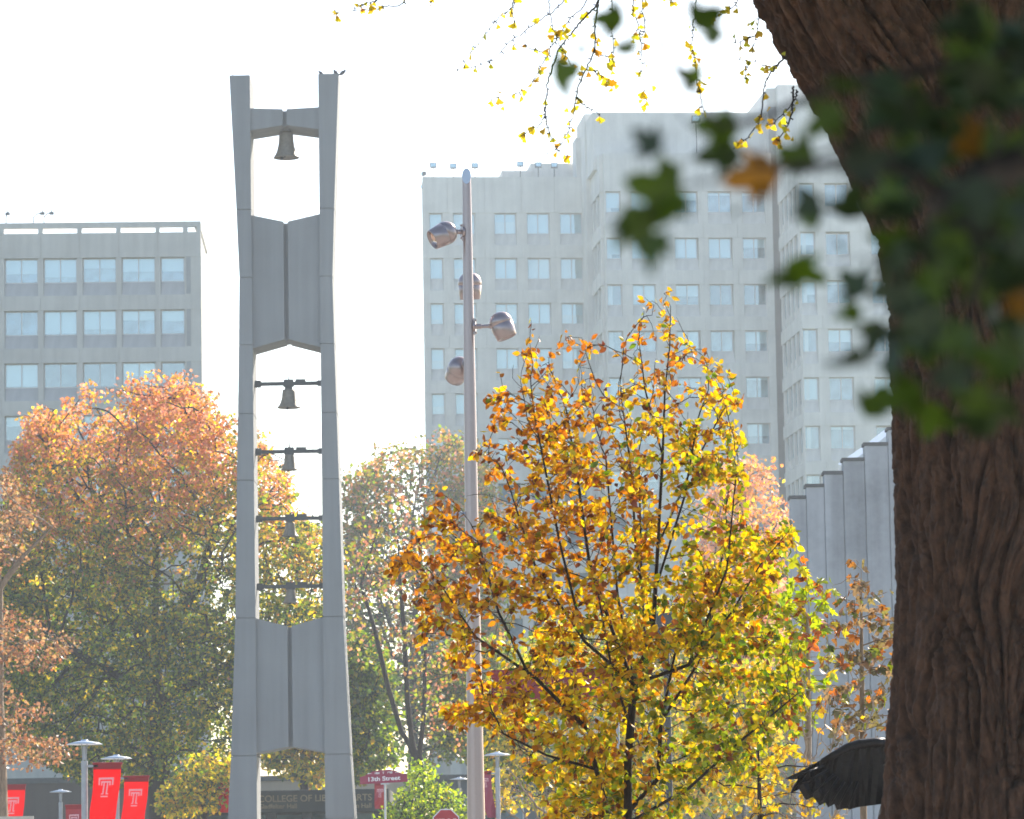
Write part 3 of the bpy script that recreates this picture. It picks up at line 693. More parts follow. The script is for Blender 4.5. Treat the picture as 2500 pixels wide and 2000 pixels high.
# bracket with dome camera on the left of the pole
def q2(px, py): v = at(px, py, PY); return Vector((v.x-X0, 0, v.z))
mb = MB().tube([q2(1142, 1257), q2(1084, 1257), q2(1073, 1285), q2(1073, 1290)], .055, 8)
mb.box(q2(1122, 0).x, q2(1138, 0).x, -.09, .09, q2(0, 1288).z, q2(0, 1231).z); mb.build('camera_bracket', M['lpole'], lp_)
MB().lathe([(0, .05), (.17, .03), (.18, -.02), (.12, -.11), (0, -.16)], 16, Matrix.Translation(q2(1078, 1291))).build('dome_camera', M['disc'], lp_, smooth=True)

# ================================================================= disc street lamps, banners, signs
def emblem(mb, w, h, y):
    t = .10*w; bx = lambda x0, x1, z0, z1: mb.box(x0*w, x1*w, y-.006, y, z0*h, z1*h)
    bx(0, 1, .90, 1); bx(0, .10, .62, .90); bx(.90, 1, .62, .90)
    bx(.18, .82, .74, .82)
    bx(.18, .26, .60, .74); bx(.74, .82, .60, .74); bx(.34, .43, .16, .74); bx(.57, .66, .16, .74); bx(.26, .43, .14, .20); bx(.57, .74, .14, .20); bx(.26, .74, 0, .07)
def banner(name, px0, px1, y0, y1, Y, lab, lean=-.1, hem=True, wave=.05, emb=True, m=None, twist=0, clip=None):
    a, b = at(px0, y0, Y), at(px1, y0, Y); W = b.x-a.x; H = a.z-at(px0, y1, Y).z
    e = empty('banner', (a.x, Y, a.z), 0, label=lab, cat='banner', group='red banners along the street')
    nu, nv = 12, 24; V = []
    def pos(u, v): 
        k = v*v
        return (u*W*(1-.10*v)+lean*W*k*1.2+.03*W*math.sin(v*7)*v, .04*math.sin(u*5+v*4)*(v)+wave*math.sin(v*6+u*3)*v+.05*math.sin((u*1.0+v*1.6)*9)*v*v+twist*u*v*.2, -v*H)
    for j in range(nv+1):
        for i in range(nu+1): V.append(pos(i/nu, j/nv))
    Fc = []
    for j in range(nv):
        for i in range(nu):
            q = j*(nu+1)+i; Fc.append((q, q+nu+1, q+nu+2, q+1))
    o = MB().add(V, Fc).build('cloth', m or M['red'], e, smooth=True)
    MB().tube([(-.02, .003, .0), (W+.02, .003, .0)], .03, 8).box(0, W, -.02, .03, -.09*W/.55-.02, .02).build('hem', M['hem'], e)
    if emb:
        mb = MB(); emblem(mb, .56*W, .56*W*1.25, 0); top = -H*.28 if H > W*1.5 else -W*.42
        # drape the emblem on the cloth
        vs = []
        for x, y, z in mb.v:
            u = (x+.20*W)/W; v = min(1, (-(z-.56*W*1.25)+W*.5)/H); p = pos(u, v); vs.append((p[0], p[1]-.012+y, p[2]))
        mb.v = vs; mb.build('emblem', M['pink'], e)
    return e
def disc_lamp(px, py, wpx, lab, Y=None, side=1, arm_px=None, arm_y=None):
    Y = Y or .80*F/wpx; p = at(px, py, Y); e = empty('street_lamp', (p.x, Y, 0), 0, label=lab, cat='street lamp', group='disc topped street lamps'); z = p.z; r = wpx/2/F*Y
    MB().lathe([(0, .05), (r*.18, .045), (r*.2, .02), (r*.5, .0), (r, -.05), (r*.98, -.065), (r*.4, -.05), (0, -.045)], 32, Matrix.Translation((0, 0, z))).build('disc_shade', M['disc'], e, smooth=True)
    mb = MB()
    for sx in (-.06, .06): mb.tube([(sx, 0, z-.04), (sx*.6, 0, z-.42)], .010, 6)
    mb.build('stem', M['lpole'], e)
    MB().tube([(0, 0, z-.42), (0, 0, z-.55)], .075, 12).tube([(0, 0, z-.40), (0, 0, z-.10)], .035, 8).build('lamp_socket', M['lpole'], e)
    MB().tube([(0, 0, 0), (0, 0, .6), (0, 0, .62), (0, 0, z-.5)], [.11, .11, .075, .07], 16).build('pole', M['lpole'], e, smooth=False)
    if arm_y:
        za = at(px, arm_y, Y).z; MB().box(min(0, side*.3), max(0, side*.3), -.02, .02, za-.05, za+.0).build('banner_arm', M['lpole'], e)
    return Y
Ya = disc_lamp(206, 1811, 88, 'nearest disc topped street lamp, left of the largest red banner', arm_y=1868)
Yb = disc_lamp(284, 1847, 76, 'disc topped street lamp standing between the two large red banners', arm_y=1898)
Yc = disc_lamp(-4, 1872, 60, 'disc topped street lamp cut by the left edge of the photo', arm_y=1918)
Yd = disc_lamp(148, 1930, 54, 'small low disc topped street lamp, left of the tallest left lamp')
Ye = disc_lamp(1214, 1839, 66, 'disc topped street lamp just right of the silver lamp pole', side=-1, arm_y=1886)
Yf = disc_lamp(1121, 1900, 46, 'small disc topped street lamp just left of the silver lamp pole', side=-1, arm_y=1940)
disc_lamp(547, 1852, 40, 'street lamp mostly hidden behind the left leg of the bell tower', arm_y=1905)
banner('b', 228, 296, 1865, 2010, Ya, 'largest red banner, second from the left, billowing beside the nearest street lamp', lean=-.14, wave=.06)
banner('b', 303, 363, 1897, 2030, Yb, 'large red banner leaning left, third from the left', lean=-.14)
banner('b', 4, 62, 1918, 2040, Yc, 'red banner at the left edge of the photo', lean=-.08)
banner('b', 160, 204, 1967, 2060, 118, 'small dark red banner low between the two left lamps', lean=0, m=M['stop'])
banner('b', 533, 560, 1905, 1984, 165, 'narrow red banner partly behind the left tower leg', lean=.0)
banner('b', 1066, 1110, 1938, 2030, Yf, 'red banner with white emblem above the stop sign', lean=.15)
banner('b', 1168, 1199, 1885, 1997, Ye, 'narrow crimson banner just right of the silver pole', lean=.55, m=M['maroon'])
banner('b', 914, 943, 1912, 1975, 150, 'dark red banner below the maroon street sign', lean=.0, m=M['stop'])
# wide red banner across two posts behind the yellow tree
WY = 88.0; a, b = at(1199, 1636, WY), at(1500, 1630, WY); e = empty('wide_banner', (a.x, WY, 0), 0, label='wide red banner stretched between posts behind the yellow tree', cat='banner'); W = b.x-a.x; H = a.z-at(1199, 1710, WY).z
MB().box(0, W, 0, .02, a.z-H, a.z).build('cloth', M['dark_red'], e)
mb = MB()
for xx in (at(1164, 1700, WY).x-a.x, W+.05): mb.tube([(xx, .05, 0), (xx, .05, a.z+.2)], .04, 8)
mb.tube([(at(1164, 1700, WY).x-a.x, .05, a.z-.02), (0, .05, a.z-.02)], .02, 6)
mb.build('post', M['lpole'], e)
# dark post with box right of the yellow tree's middle
p = at(1625, 1500, 80); e = empty('traffic_pole', (p.x, 80, 0), 0, label='dark pole with a dark box seen through the yellow tree', cat='pole')
MB().tube([(0, 0, 0), (0, 0, p.z)], .07, 10).build('pole', M['iron'], e); MB().box(-.2, .2, -.15, .15, at(0, 1620, 80).z, p.z+.02).build('signal_box', M['iron'], e, bevel=.03)
# street sign
SY2 = 112.0; a = at(879, 1908, SY2); b = at(995, 1900, SY2); W = b.x-a.x; H = .36
e = empty('street_sign', ((a.x+b.x)/2, SY2, 0), 0, label='maroon 13th Street sign on a thin pole right of the bell tower', cat='street sign'); zc = a.z-.13
k = W/2; prof = [(-k, 0), (k, 0), (k, .20), (k*.82, .23), (k*.52, .33), (k*.44, .335), (k*.3, .365), (-k*.2, .365), (-k*.3, .345), (-k*.45, .34), (-k*.8, .235), (-k, .20)]
tl = R(2.2); rot = Matrix.Rotation(-tl, 4, 'Y'); zb_ = at(937, 1912, SY2).z
mb = MB().prism(prof, -.015, .015); mb.v = [tuple(rot @ Vector(v)+Vector((0, 0, zb_))) for v in mb.v]
brd = mb.build('sign_board', M['maroon'], e)
def sgn(txt, size, cx, z, par, mat=None, bold=.008, width=None):
    me = text_mesh(txt, size, mat or M['white'], .003, bold, 'CENTER')
    if width: xs_ = [v.co.x for v in me.vertices]; me.transform(Matrix.Diagonal((width/(max(xs_)-min(xs_)), 1, 1, 1)))
    o = link('lettering', me, par); o.location = tuple(rot @ Vector((cx, -.02, z))+Vector((0, 0, zb_))); o.rotation_euler = (0, -tl, 0)
sgn('13th Street', .165, 0, .07, brd, bold=.0035, width=.90); sgn('1800', .075, -.18, .26, brd, bold=.002); sgn('1900', .075, .18, .26, brd, bold=.002); sgn('T', .085, 0, .255, brd, bold=.002)
mb = MB()
for sx in (-1, 1):
    c = sx*.38; mb.box(c-.05, c+.05, -.024, -.017, .278, .290); tipx = c+sx*.07; mb.add([(c+sx*.03, -.022, .264), (tipx, -.022, .284), (c+sx*.03, -.022, .304)], [(0, 1, 2)])
mb.v = [tuple(rot @ Vector(v)+Vector((0, 0, zb_))) for v in mb.v]; mb.build('arrow', M['white'], brd)
MB().tube([(.03, .05, 0), (.03, .05, zb_+.1)], .03, 10).box(-.09, .15, .0, .05, zb_-.04, zb_+.03).build('pole', M['steel'], e)
# stop sign
OY = 112.0; c = at(1089, 2008, OY); e = empty('stop_sign', (c.x, OY, 0), 0, label='red octagonal STOP sign at the bottom edge, left of the silver pole', cat='stop sign'); r = .40
oc = [(r*math.cos(PI/8+k*PI/4), r*math.sin(PI/8+k*PI/4)) for k in range(8)]
zs = c.z
MB().prism([(x, z+zs) for x, z in oc], -.003, .01).build('border', M['white'], e)
bd = MB().prism([(x*.93, z*.93+zs) for x, z in oc], -.008, -.0035).build('face', M['stop'], e)
me = text_mesh('STOP', .27, M['white'], .002, .010, 'CENTER'); link('lettering', me, bd, (0, -.012, zs-.10))
MB().tube([(0, .05, 0), (0, .05, zs+.4)], .03, 8).build('pole', M['steel'], e)
# small pale bench back, bottom left corner
a, b = at(-20, 1994, 80), at(82, 1990, 80); e = empty('bench', (a.x, 80, 0), 0, label='pale slatted bench top at the bottom left corner', cat='bench'); W = b.x-a.x
mb = MB(); 
for k in range(4): mb.box(0, W, 0, .04, a.z-.14*k-.1, a.z-.14*k)
mb.build('backrest', M['wood'], e)
for xx in (.02, W-.08): MB().box(xx, xx+.06, .045, .12, 0, a.z).build('leg', M['wood'], e)

# ================================================================= far and middle trees
def tree(name, lab, Y, poly, trunk, n_attr, per, lsize, colfn, depth=5, tip=.02, base=.28, step=.5, bark=None, clump=0, group='autumn trees behind the tower and street', spread=.55, up=.1, roots=None, tmpl=QU, mat=None, cx=None, hollow=.5, gap=0, ptcl=1.0):
    A = crown_points(poly, Y, n_attr, depth, cx=cx, clump=clump, hollow=hollow)
    b = atd(*trunk[-1], Y); e = empty(name, (b.x, Y, 0), 0, label=lab, cat='tree', group=group)
    path = [(b.x, Y, 0)]+[tuple(atd(x, y, Y)) for x, y in trunk[::-1]]
    rts = [path]+([[tuple(atd(x, y, Y+dy)) for x, y, dy in r] for r in roots] if roots else [])
    N, par = grow(A, rts, step, up=up, kill=step*1.3, iters=90)
    r, s = radii(N, par, tip, base); off = np.array([b.x, Y, 0])
    branches('trunk', N-off, par, r, s, bark or M['bark_dark'], e, seg=8)
    P = np.repeat(A, per, 0); keepn = len(P)
    cen = np.repeat(rng.uniform(.6, 1.25, (len(A), 1))*spread, per, 0)
    dv = rng.normal(size=(keepn, 3)); dv /= np.linalg.norm(dv, axis=1, keepdims=True); P = P+dv*cen*rng.random((keepn, 1))**.5*np.array([1.15, 1.15, .75])
    cols = colfn(P, np.repeat(rng.random(len(A)), per))
    dirs = dv*.6+rng.normal(size=(keepn, 3))*.7+np.array([0, 0, -.25])
    leaves('crown', P-off, dirs, lsize*rng.uniform(.6, 1.3, keepn), cols, tmpl, mat or M['leaf_far'], e)
    return e
OR1, OR2, PK, OL, YL, GR, DG, BR, RD = (.40, .165, .06), (.42, .24, .06), (.48, .235, .15), (.20, .17, .03), (.55, .42, .04), (.15, .20, .02), (.035, .06, .015), (.24, .11, .05), (.34, .11, .05)
def zpix(P):     # approximate 2156-view row of world points
    return (1854-(P[:, 2]-CAMZ)/P[:, 1]*F/1.1596)
def oakcol(P, g):
    n = len(P); y = zpix(P); t = np.clip((y-800)/550, 0, 1)+ (g-.5)*.35; big = noise(P[:, 0]*.35, P[:, 1]*.35, P[:, 2]*.35)-.5; t = t+big*.5
    one = np.ones(n); W = np.stack([np.clip(1-1.5*t, 0, 1)*1.3, np.clip(1-1.3*t, 0, 1)*1.2, np.clip(1-1.7*t, 0, 1)*2.6, np.clip(1-abs(t-.6)*2, 0, 1), .45+.3*np.clip(t, 0, 1), np.clip(t-.15, 0, 1)*2.2, np.clip(t-.4, 0, 1)*3.0], 1)+.01
    return pick([OR1, OR2, PK, OL, YL, GR, DG], W, n)
oakpoly = [(20, 1010), (50, 930), (62, 890), (98, 865), (118, 885), (150, 850), (192, 832), (215, 868), (240, 830), (262, 862), (284, 815), (318, 838), (332, 812), (355, 822), (392, 800), (408, 812), (425, 850), (450, 845), (468, 890), (497, 885), (512, 930), (545, 930), (562, 925), (570, 975), (600, 985), (612, 1040), (640, 1090), (700, 1120), (730, 1200), (690, 1300), (640, 1420), (620, 1560), (560, 1600), (440, 1660), (330, 1640), (200, 1650), (60, 1590), (-20, 1500), (-30, 1200)]
tree('oak_tree', 'big oak turning orange above and green below, behind and left of the tower', 178, oakpoly, [(330, 1150), (325, 1400), (335, 1720)], 3600, 27, .20, oakcol, depth=6, tip=.028, base=.46, step=.55, clump=.32, spread=.42, up=.3,
     roots=[[(330, 1420, 0), (260, 1250, 1), (200, 1050, 2)], [(330, 1380, 0), (420, 1230, -1), (470, 1050, -1)], [(330, 1450, 0), (200, 1400, -2), (100, 1330, -2)], [(333, 1480, 0), (480, 1400, 1), (600, 1330, 1)]])
def yellowcol(P, g): n = len(P); return pick([YL, OR2, OL, GR, DG], np.tile([1.2, .35, .6, .8, .5], (n, 1))+.01, n)
def greencol(P, g): n = len(P); return pick([DG, GR, OL, YL], np.tile([1.4, 1.0, .35, .08], (n, 1)), n)
def brightcol(P, g): n = len(P); return pick([(.22, .30, .03), (.36, .38, .04), GR, DG], np.tile([.7, .6, .9, .9], (n, 1)), n)
def olivecol(P, g):
    n = len(P); y = zpix(P); t = np.clip((y-950)/500, 0, 1); return pick([PK, OR2, OL, GR, DG, RD], np.stack([.7-.6*t, .6-.5*t, .9+0*t, .7+.4*t, .2+.7*t, .05+0*t], 1)+.01, n)
def redcol(P, g): n = len(P); return pick([BR, PK, GR, OL], np.tile([.5, .5, .6, .9], (n, 1)), n)
def pinkcol(P, g): n = len(P); return pick([PK, OR1, OR2, YL], np.tile([1.4, .6, .6, .25], (n, 1)), n)
def browncol(P, g): n = len(P); return pick([(.20, .11, .06), (.17, .08, .04), (.26, .17, .09), (.12, .07, .04)], np.tile([1, .8, .6, .3], (n, 1)), n)
tree('yellow_tree', 'low yellow leaved tree between the big oak and the left tower leg', 166, [(335, 1690), (370, 1640), (420, 1600), (470, 1590), (500, 1620), (490, 1680), (440, 1712), (360, 1712)], [(430, 1670), (432, 1722)], 130, 30, .2, yellowcol, depth=2, base=.09, step=.4, spread=.5)
tree('yellow_tree', 'golden green tree seen through the tower arch and beside its right leg', 205, [(545, 1500), (600, 1400), (700, 1340), (770, 1345), (778, 1400), (745, 1480), (760, 1560), (690, 1640), (640, 1655), (550, 1600)], [(640, 1600), (640, 1722)], 420, 28, .26, yellowcol, depth=4, base=.22, step=.5, spread=.55)
tree('hazy_tree', 'hazy olive and orange tree between the tower and the lamp pole', 262, [(722, 1060), (735, 1010), (790, 965), (850, 950), (890, 940), (960, 925), (1020, 950), (1040, 1050), (1060, 1300), (1050, 1480), (1000, 1590), (900, 1600), (745, 1560), (722, 1400)], [(870, 1400), (870, 1700)], 1500, 17, .33, olivecol, depth=7, base=.35, step=.7, clump=.25, spread=.8, tip=.03)
tree('forked_tree', 'dark forked tree with sparse reddish leaves right of the bell tower', 160, [(728, 1160), (760, 1060), (830, 1040), (900, 1120), (960, 1250), (985, 1400), (985, 1560), (930, 1600), (890, 1500), (830, 1380), (750, 1400), (735, 1300)], [(882, 1600), (884, 1722)], 230, 8, .19, redcol, depth=3.5, base=.2, step=.4, spread=.45, tip=.014, up=.25, hollow=0,
     roots=[[(882, 1600, 0), (845, 1540, .3), (815, 1440, .5), (790, 1330, .8), (760, 1230, 1)], [(872, 1580, 0), (858, 1480, -.4), (852, 1340, -.6), (840, 1200, -.8)], [(884, 1600, 0), (893, 1500, .2), (895, 1390, .2), (900, 1280, 0)]])
tree('dark_tree', 'dark green tree lobe tucked behind the right tower leg', 172, [(725, 1360), (760, 1330), (815, 1400), (835, 1480), (810, 1560), (840, 1600), (790, 1605), (760, 1640), (725, 1650)], [(720, 1600), (718, 1722)], 300, 34, .24, greencol, depth=3, base=.2, step=.45, spread=.5)
tree('olive_tree', 'olive brown tree hanging low behind the silver lamp pole', 190, [(905, 1400), (990, 1330), (1080, 1360), (1110, 1500), (1090, 1600), (1000, 1610), (930, 1570), (900, 1500)], [(1030, 1560), (1035, 1722)], 420, 26, .24, olivecol, depth=4, base=.22, step=.45, spread=.5)
tree('green_shrub', 'bright green shrub behind the 13th Street sign', 135, [(805, 1725), (820, 1700), (860, 1660), (875, 1600), (895, 1610), (925, 1655), (970, 1680), (975, 1725), (900, 1760), (820, 1760)], [(870, 1730), (870, 1790)], 230, 22, .14, brightcol, depth=2, base=.06, step=.3, spread=.38)
tree('background_tree', 'hazy pink orange tree between the yellow tree and the stepped wall', 235, [(1500, 1010), (1560, 960), (1620, 975), (1640, 1060), (1668, 1100), (1660, 1250), (1640, 1400), (1500, 1450), (1430, 1300)], [(1560, 1400), (1560, 1700)], 520, 16, .3, pinkcol, depth=5, base=.3, step=.6, spread=.65, tip=.03, clump=.3)
tree('background_tree', 'yellow olive tree directly behind the big yellow tree', 150, [(1010, 1500), (1080, 1380), (1200, 1300), (1350, 1260), (1500, 1300), (1600, 1400), (1640, 1550), (1600, 1690), (1300, 1720), (1030, 1700)], [(1350, 1600), (1350, 1740)], 700, 24, .24, yellowcol, depth=5, base=.25, step=.5, spread=.5, clump=.3)
tree('background_tree', 'yellow green tree at the far left behind the brown leaved tree', 225, [(-60, 1080), (20, 1080), (90, 1150), (120, 1300), (100, 1480), (60, 1560), (-60, 1560)], [(-20, 1500), (-20, 1720)], 330, 26, .32, yellowcol, depth=4, base=.3, step=.6, spread=.7, clump=.3)
tree('brown_tree', 'brown leaved tree with bare drooping twigs at the left edge', 118, [(-140, 960), (-20, 990), (20, 1000), (45, 1050), (110, 1110), (60, 1170), (-20, 1200), (-20, 1290), (100, 1300), (165, 1345), (110, 1400), (10, 1420), (70, 1470), (130, 1540), (150, 1600), (60, 1620), (-20, 1600), (-140, 1600)], [(-2, 1200), (-5, 1500), (2, 1722)], 430, 15, .13, browncol, depth=3, tip=.010, base=.22, step=.28, bark=M['bark_tan'], spread=.33, up=.0, clump=.9, hollow=0,
     roots=[[(-2, 1400, 0), (50, 1350, -.5), (150, 1345, -.8)], [(-4, 1500, 0), (40, 1560, -.4), (130, 1590, -.4)], [(-2, 1240, 0), (50, 1170, 0), (110, 1110, 0)]])
# far low tree line across the street end
far = []
for k, (x0, x1, yt) in enumerate(((-80, 200, 1600), (180, 420, 1590), (560, 800, 1640), (1080, 1400, 1560), (1380, 1700, 1500), (1650, 1950, 1480))):
    tree('distant_tree', ['distant hazy tree low at the left edge', 'distant hazy tree behind the big oak trunk', 'distant hazy tree low behind the tower arch', 'distant hazy tree behind the left part of the yellow tree', 'distant hazy tree behind the right part of the yellow tree', 'distant hazy tree behind the saplings and the stepped wall'][k], 290,
         [(x0, 1760), (x0+20, yt+40), (x0+(x1-x0)*.3, yt), (x0+(x1-x0)*.6, yt+15), (x1-20, yt+50), (x1, 1760)], [((x0+x1)/2, 1700), ((x0+x1)/2, 1780)], 170, 22, .5, olivecol if k % 2 else yellowcol, depth=4, base=.3, step=1, spread=1.2, tip=.03)

# ================================================================= saplings and twiggy shrubs on the right
def plane_shaded(P, g): n = len(P); return pick([(.16, .11, .06), (.11, .09, .035), (.19, .09, .03), (.30, .10, .02), (.12, .14, .02)], np.tile([1.2, .9, .5, .3, .3], (n, 1)), n)  # grey brown tones put this sapling's shade into the leaf colour
def plane2(P, g): n = len(P); return pick([(.27, .31, .02), (.36, .28, .02), (.32, .09, .02), (.15, .20, .02), (.19, .06, .02)], np.tile([1.3, .8, .7, .7, .3], (n, 1)), n)
def plane3(P, g): n = len(P); return pick([(.40, .26, .02), (.36, .19, .015), (.26, .23, .03)], np.tile([1.3, .6, .4], (n, 1)), n)
def twigtree(name, lab, Y, poly, trunk, n, nl, ls, cf, depth, tip, base, step, bark, up=.35, tmpl=LO, roots=None, cat=None, droop=-.5, kill=None, jit=.12, mat=None):
    A = crown_points(poly, Y, n, depth); b = atd(*trunk[-1], Y); e = empty(name, (b.x, Y, 0), 0, label=lab, cat=cat or 'tree', group='saplings before the stepped wall' if name == 'plane_sapling' else 'bare twiggy shrubs')
    path = [(b.x, Y, 0)]+[tuple(atd(x, y, Y)) for x, y in trunk[::-1]]
    rts = [path]+([[tuple(atd(x, y, Y+dy)) for x, y, dy in r] for r in roots] if roots else [])
    N, par = grow(A, rts, step, up=up, kill=kill or step*1.4, iters=140, jit=jit)
    r, s = radii(N, par, tip, base); off = np.array([b.x, Y, 0])
    branches('trunk', N-off, par, r, s, bark, e, seg=7)
    if nl:
        tw_ = np.where((s < 7) & (np.arange(len(N)) > len(path)))[0]; k = rng.choice(tw_, nl); P = N[k]+rng.normal(0, step*.3, (nl, 3))
        pd = N[k]-N[par[k]]; pd /= np.linalg.norm(pd, axis=1, keepdims=True)+1e-9
        dirs = pd*.5+rng.normal(size=(nl, 3))*.6+np.array([0, 0, droop])
        leaves('crown', P-off, dirs, ls*rng.uniform(.55, 1.2, nl), cf(P, None), tmpl, mat or M['leaf'], e)
    return e
twigtree('plane_sapling', 'slim sapling with lobed leaves painted in a shaded grey brown beside the big trunk', 39, [(1815, 1170), (1850, 1230), (1900, 1290), (1910, 1600), (1850, 1680), (1760, 1640), (1725, 1400), (1745, 1240)], [(1813, 1200), (1814, 1400), (1818, 1722)], 420, 520, .095, plane_shaded, .6, .003, .035, .09, M['bark_tan'], up=.3)
twigtree('plane_sapling', 'sapling with yellow green and red leaves in front of the stepped wall', 36, [(1600, 1130), (1680, 1120), (1700, 1200), (1760, 1230), (1765, 1400), (1740, 1540), (1620, 1560), (1570, 1400), (1560, 1250)], [(1700, 1300), (1703, 1722)], 150, 620, .10, plane2, .6, .003, .03, .09, M['bark_pale'], up=.3)
twigtree('plane_sapling', 'low sapling with small golden leaves left of the dark wing', 34, [(1500, 1560), (1600, 1500), (1700, 1560), (1760, 1640), (1740, 1780), (1500, 1780)], [(1596, 1560), (1600, 1722)], 130, 420, .06, plane3, .6, .0025, .028, .08, M['bark_dark'], up=.2)
twigtree('bare_shrub', 'bare pale twigged shrub under the left side of the yellow tree', 33, [(1050, 1600), (1110, 1570), (1180, 1620), (1230, 1700), (1230, 1800), (1080, 1800), (1055, 1700)], [(1190, 1800), (1195, 1840)], 260, 0, .1, None, .4, .0032, .02, .06, M['bark_pale'], up=.25, jit=.25, cat='shrub')
twigtree('bare_shrub', 'tangle of bare pale twigs in front of the stepped wall', 35, [(1560, 1380), (1700, 1400), (1860, 1440), (1870, 1560), (1830, 1760), (1540, 1760)], [(1700, 1740), (1710, 1800)], 420, 60, .07, plane3, .7, .0032, .022, .08, M['bark_pale'], up=.2, jit=.25, cat='shrub')

# ================================================================= the yellow tree
ypoly = [(790, 1185), (850, 1160), (890, 1110), (900, 1050), (960, 1080), (1015, 1060), (1000, 960), (1040, 880), (1010, 850), (1060, 780), (1110, 715), (1160, 740), (1240, 715), (1300, 740), (1330, 700), (1345, 655), (1400, 620), (1425, 645), (1425, 700), (1470, 745), (1530, 755), (1560, 820), (1580, 880), (1570, 960), (1590, 1030), (1560, 1120), (1600, 1190), (1670, 1110), (1700, 1110), (1640, 1230), (1660, 1310), (1700, 1380), (1680, 1450), (1710, 1490), (1640, 1560), (1600, 1640), (1480, 1700), (1440, 1780), (1180, 1780), (1120, 1680), (1060, 1600), (940, 1530), (930, 1500), (1000, 1470), (950, 1420), (900, 1400), (850, 1310), (830, 1220)]
YY = 29.0
A = crown_points(ypoly, YY, 2500, 1.05, cx=1290)
def w3(x, y, dy=0): return tuple(atd(x, y, YY+dy))
b = atd(1325, 1725, YY); base = (b.x, YY, 0); e = empty('beech_tree', base, 0, label='large multi stemmed tree covered in yellow, orange and green leaves in the centre foreground', cat='tree')
roots = [[base, w3(1322, 1800), w3(1322, 1600), w3(1335, 1440), w3(1350, 1400)], [base, w3(1290, 1745, -.1), w3(1255, 1620, -.2), w3(1240, 1540, -.2), w3(1205, 1490, -.3)], [w3(1330, 1700), w3(1385, 1640, .2), w3(1392, 1520, .3), w3(1420, 1380, .3), w3(1450, 1230, .4)],
         [w3(1335, 1440), w3(1375, 1330), w3(1385, 1150), w3(1395, 960), w3(1400, 820)], [w3(1335, 1440), w3(1290, 1330, .2), w3(1240, 1180, .2), w3(1215, 1000, .2), w3(1190, 850, .2)], [w3(1335, 1440), w3(1450, 1400, -.2), w3(1540, 1290, -.3), w3(1600, 1190, -.3), w3(1660, 1120, -.3)],
         [w3(1335, 1430), w3(1230, 1350, -.3), w3(1130, 1200, -.4), w3(1080, 1050, -.4)], [w3(1240, 1540, -.2), w3(1130, 1430, -.5), w3(1000, 1340, -.6), w3(920, 1220, -.6)], [w3(1255, 1620, -.2), w3(1150, 1590, -.3), w3(1060, 1545, -.3)],
         [w3(1375, 1330), w3(1340, 1180, -.3), w3(1330, 1000, -.3), w3(1310, 850, -.3)], [w3(1325, 1730), w3(1450, 1660, -.3), w3(1560, 1560, -.4), w3(1680, 1460, -.4)], [w3(1385, 1150), w3(1450, 1000, .3), w3(1530, 850, .3)], [w3(1400, 830), w3(1410, 730), w3(1412, 645)], [w3(1395, 960), w3(1358, 820), w3(1345, 715)]]
roots += [[w3(x0, y0, d), w3(x1, y1, d+q1), w3(x2, y2, d+q2)] for x0, y0, d, x1, y1, q1, x2, y2, q2 in (
 (1340, 1430, 0, 1300, 1250, .5, 1275, 960, .6), (1380, 1240, .1, 1440, 1050, -.4, 1470, 880, -.5), (1230, 1350, -.3, 1180, 1150, -.1, 1130, 900, 0), (1300, 1540, 0, 1290, 1420, -.5, 1250, 1200, -.7), (1392, 1520, .3, 1480, 1380, .3, 1530, 1120, .4),
 (1120, 1420, -.5, 1050, 1290, 0, 1000, 1120, .1), (1450, 1400, -.2, 1530, 1200, -.3, 1550, 1000, -.3), (1360, 1380, 0, 1350, 1200, .6, 1345, 950, .7), (1000, 1340, -.6, 930, 1260, -.5, 860, 1150, -.5), (1420, 1380, .3, 1500, 1300, .7, 1520, 1180, .8))]
N, par = grow(A, roots, .075, up=.6, kill=.11, iters=140, jit=.1)
r, s = radii(N, par, .0023, .038, 2.5); off = np.array(base)
branches('trunk', N-off, par, r, s, M['bark_dark'], e, seg=8)
tw_ = np.where((s < 9) & (N[:, 2] > atd(1300, 1790, YY).z))[0]; nl = 19000
# leaf density falls towards the top of the crown
yr = zpix(N[tw_]); pr = np.clip((yr-600)/480, .08, 1.0)*np.clip((noise(N[tw_][:, 0]*3.6, N[tw_][:, 1]*3.6, N[tw_][:, 2]*3.6)-.38)*6, .05, 1); pr /= pr.sum()
k = rng.choice(tw_, nl, p=pr); P = N[k]+rng.normal(0, .022, (nl, 3))
pd = N[k]-N[par[k]]; pd /= np.linalg.norm(pd, axis=1, keepdims=True)+1e-9
xd = 1078+P[:, 0]/P[:, 1]*F/1.1596; yd = zpix(P); gx = (xd-1280)/450; gy = (yd-1150)/550
loc = noise(P[:, 0]*2.2, P[:, 1]*2.2, P[:, 2]*2.2)-.5
g = gx*.68+gy*.45+.02+loc*1.0+rng.normal(0, .22, nl)
Wt = np.stack([np.clip(.45-g, 0, 2)*1.15, np.clip(.5-g*.9, 0, 2)*.9, np.clip(.9-abs(g), 0, 1)*1.4, np.clip(.9-abs(g-.3), 0, 1)*1.0, np.clip(g+.05, 0, 2)*.95, np.clip(g-.05, 0, 2)*.6, np.clip(.35-g, 0, 1)*.6+.10], 1)+.03
cols = pick([(.27, .09, .006), (.36, .155, .005), (.43, .26, .006), (.40, .31, .008), (.20, .215, .008), (.07, .11, .01), (.11, .035, .01)], Wt, nl)
dirs = pd*.55+rng.normal(size=(nl, 3))*.55+np.array([-.12, 0, -.35])
leaves('crown', P-off, dirs, .061*rng.uniform(.6, 1.15, nl), cols, OV, M['leaf'], e, curl=.22)

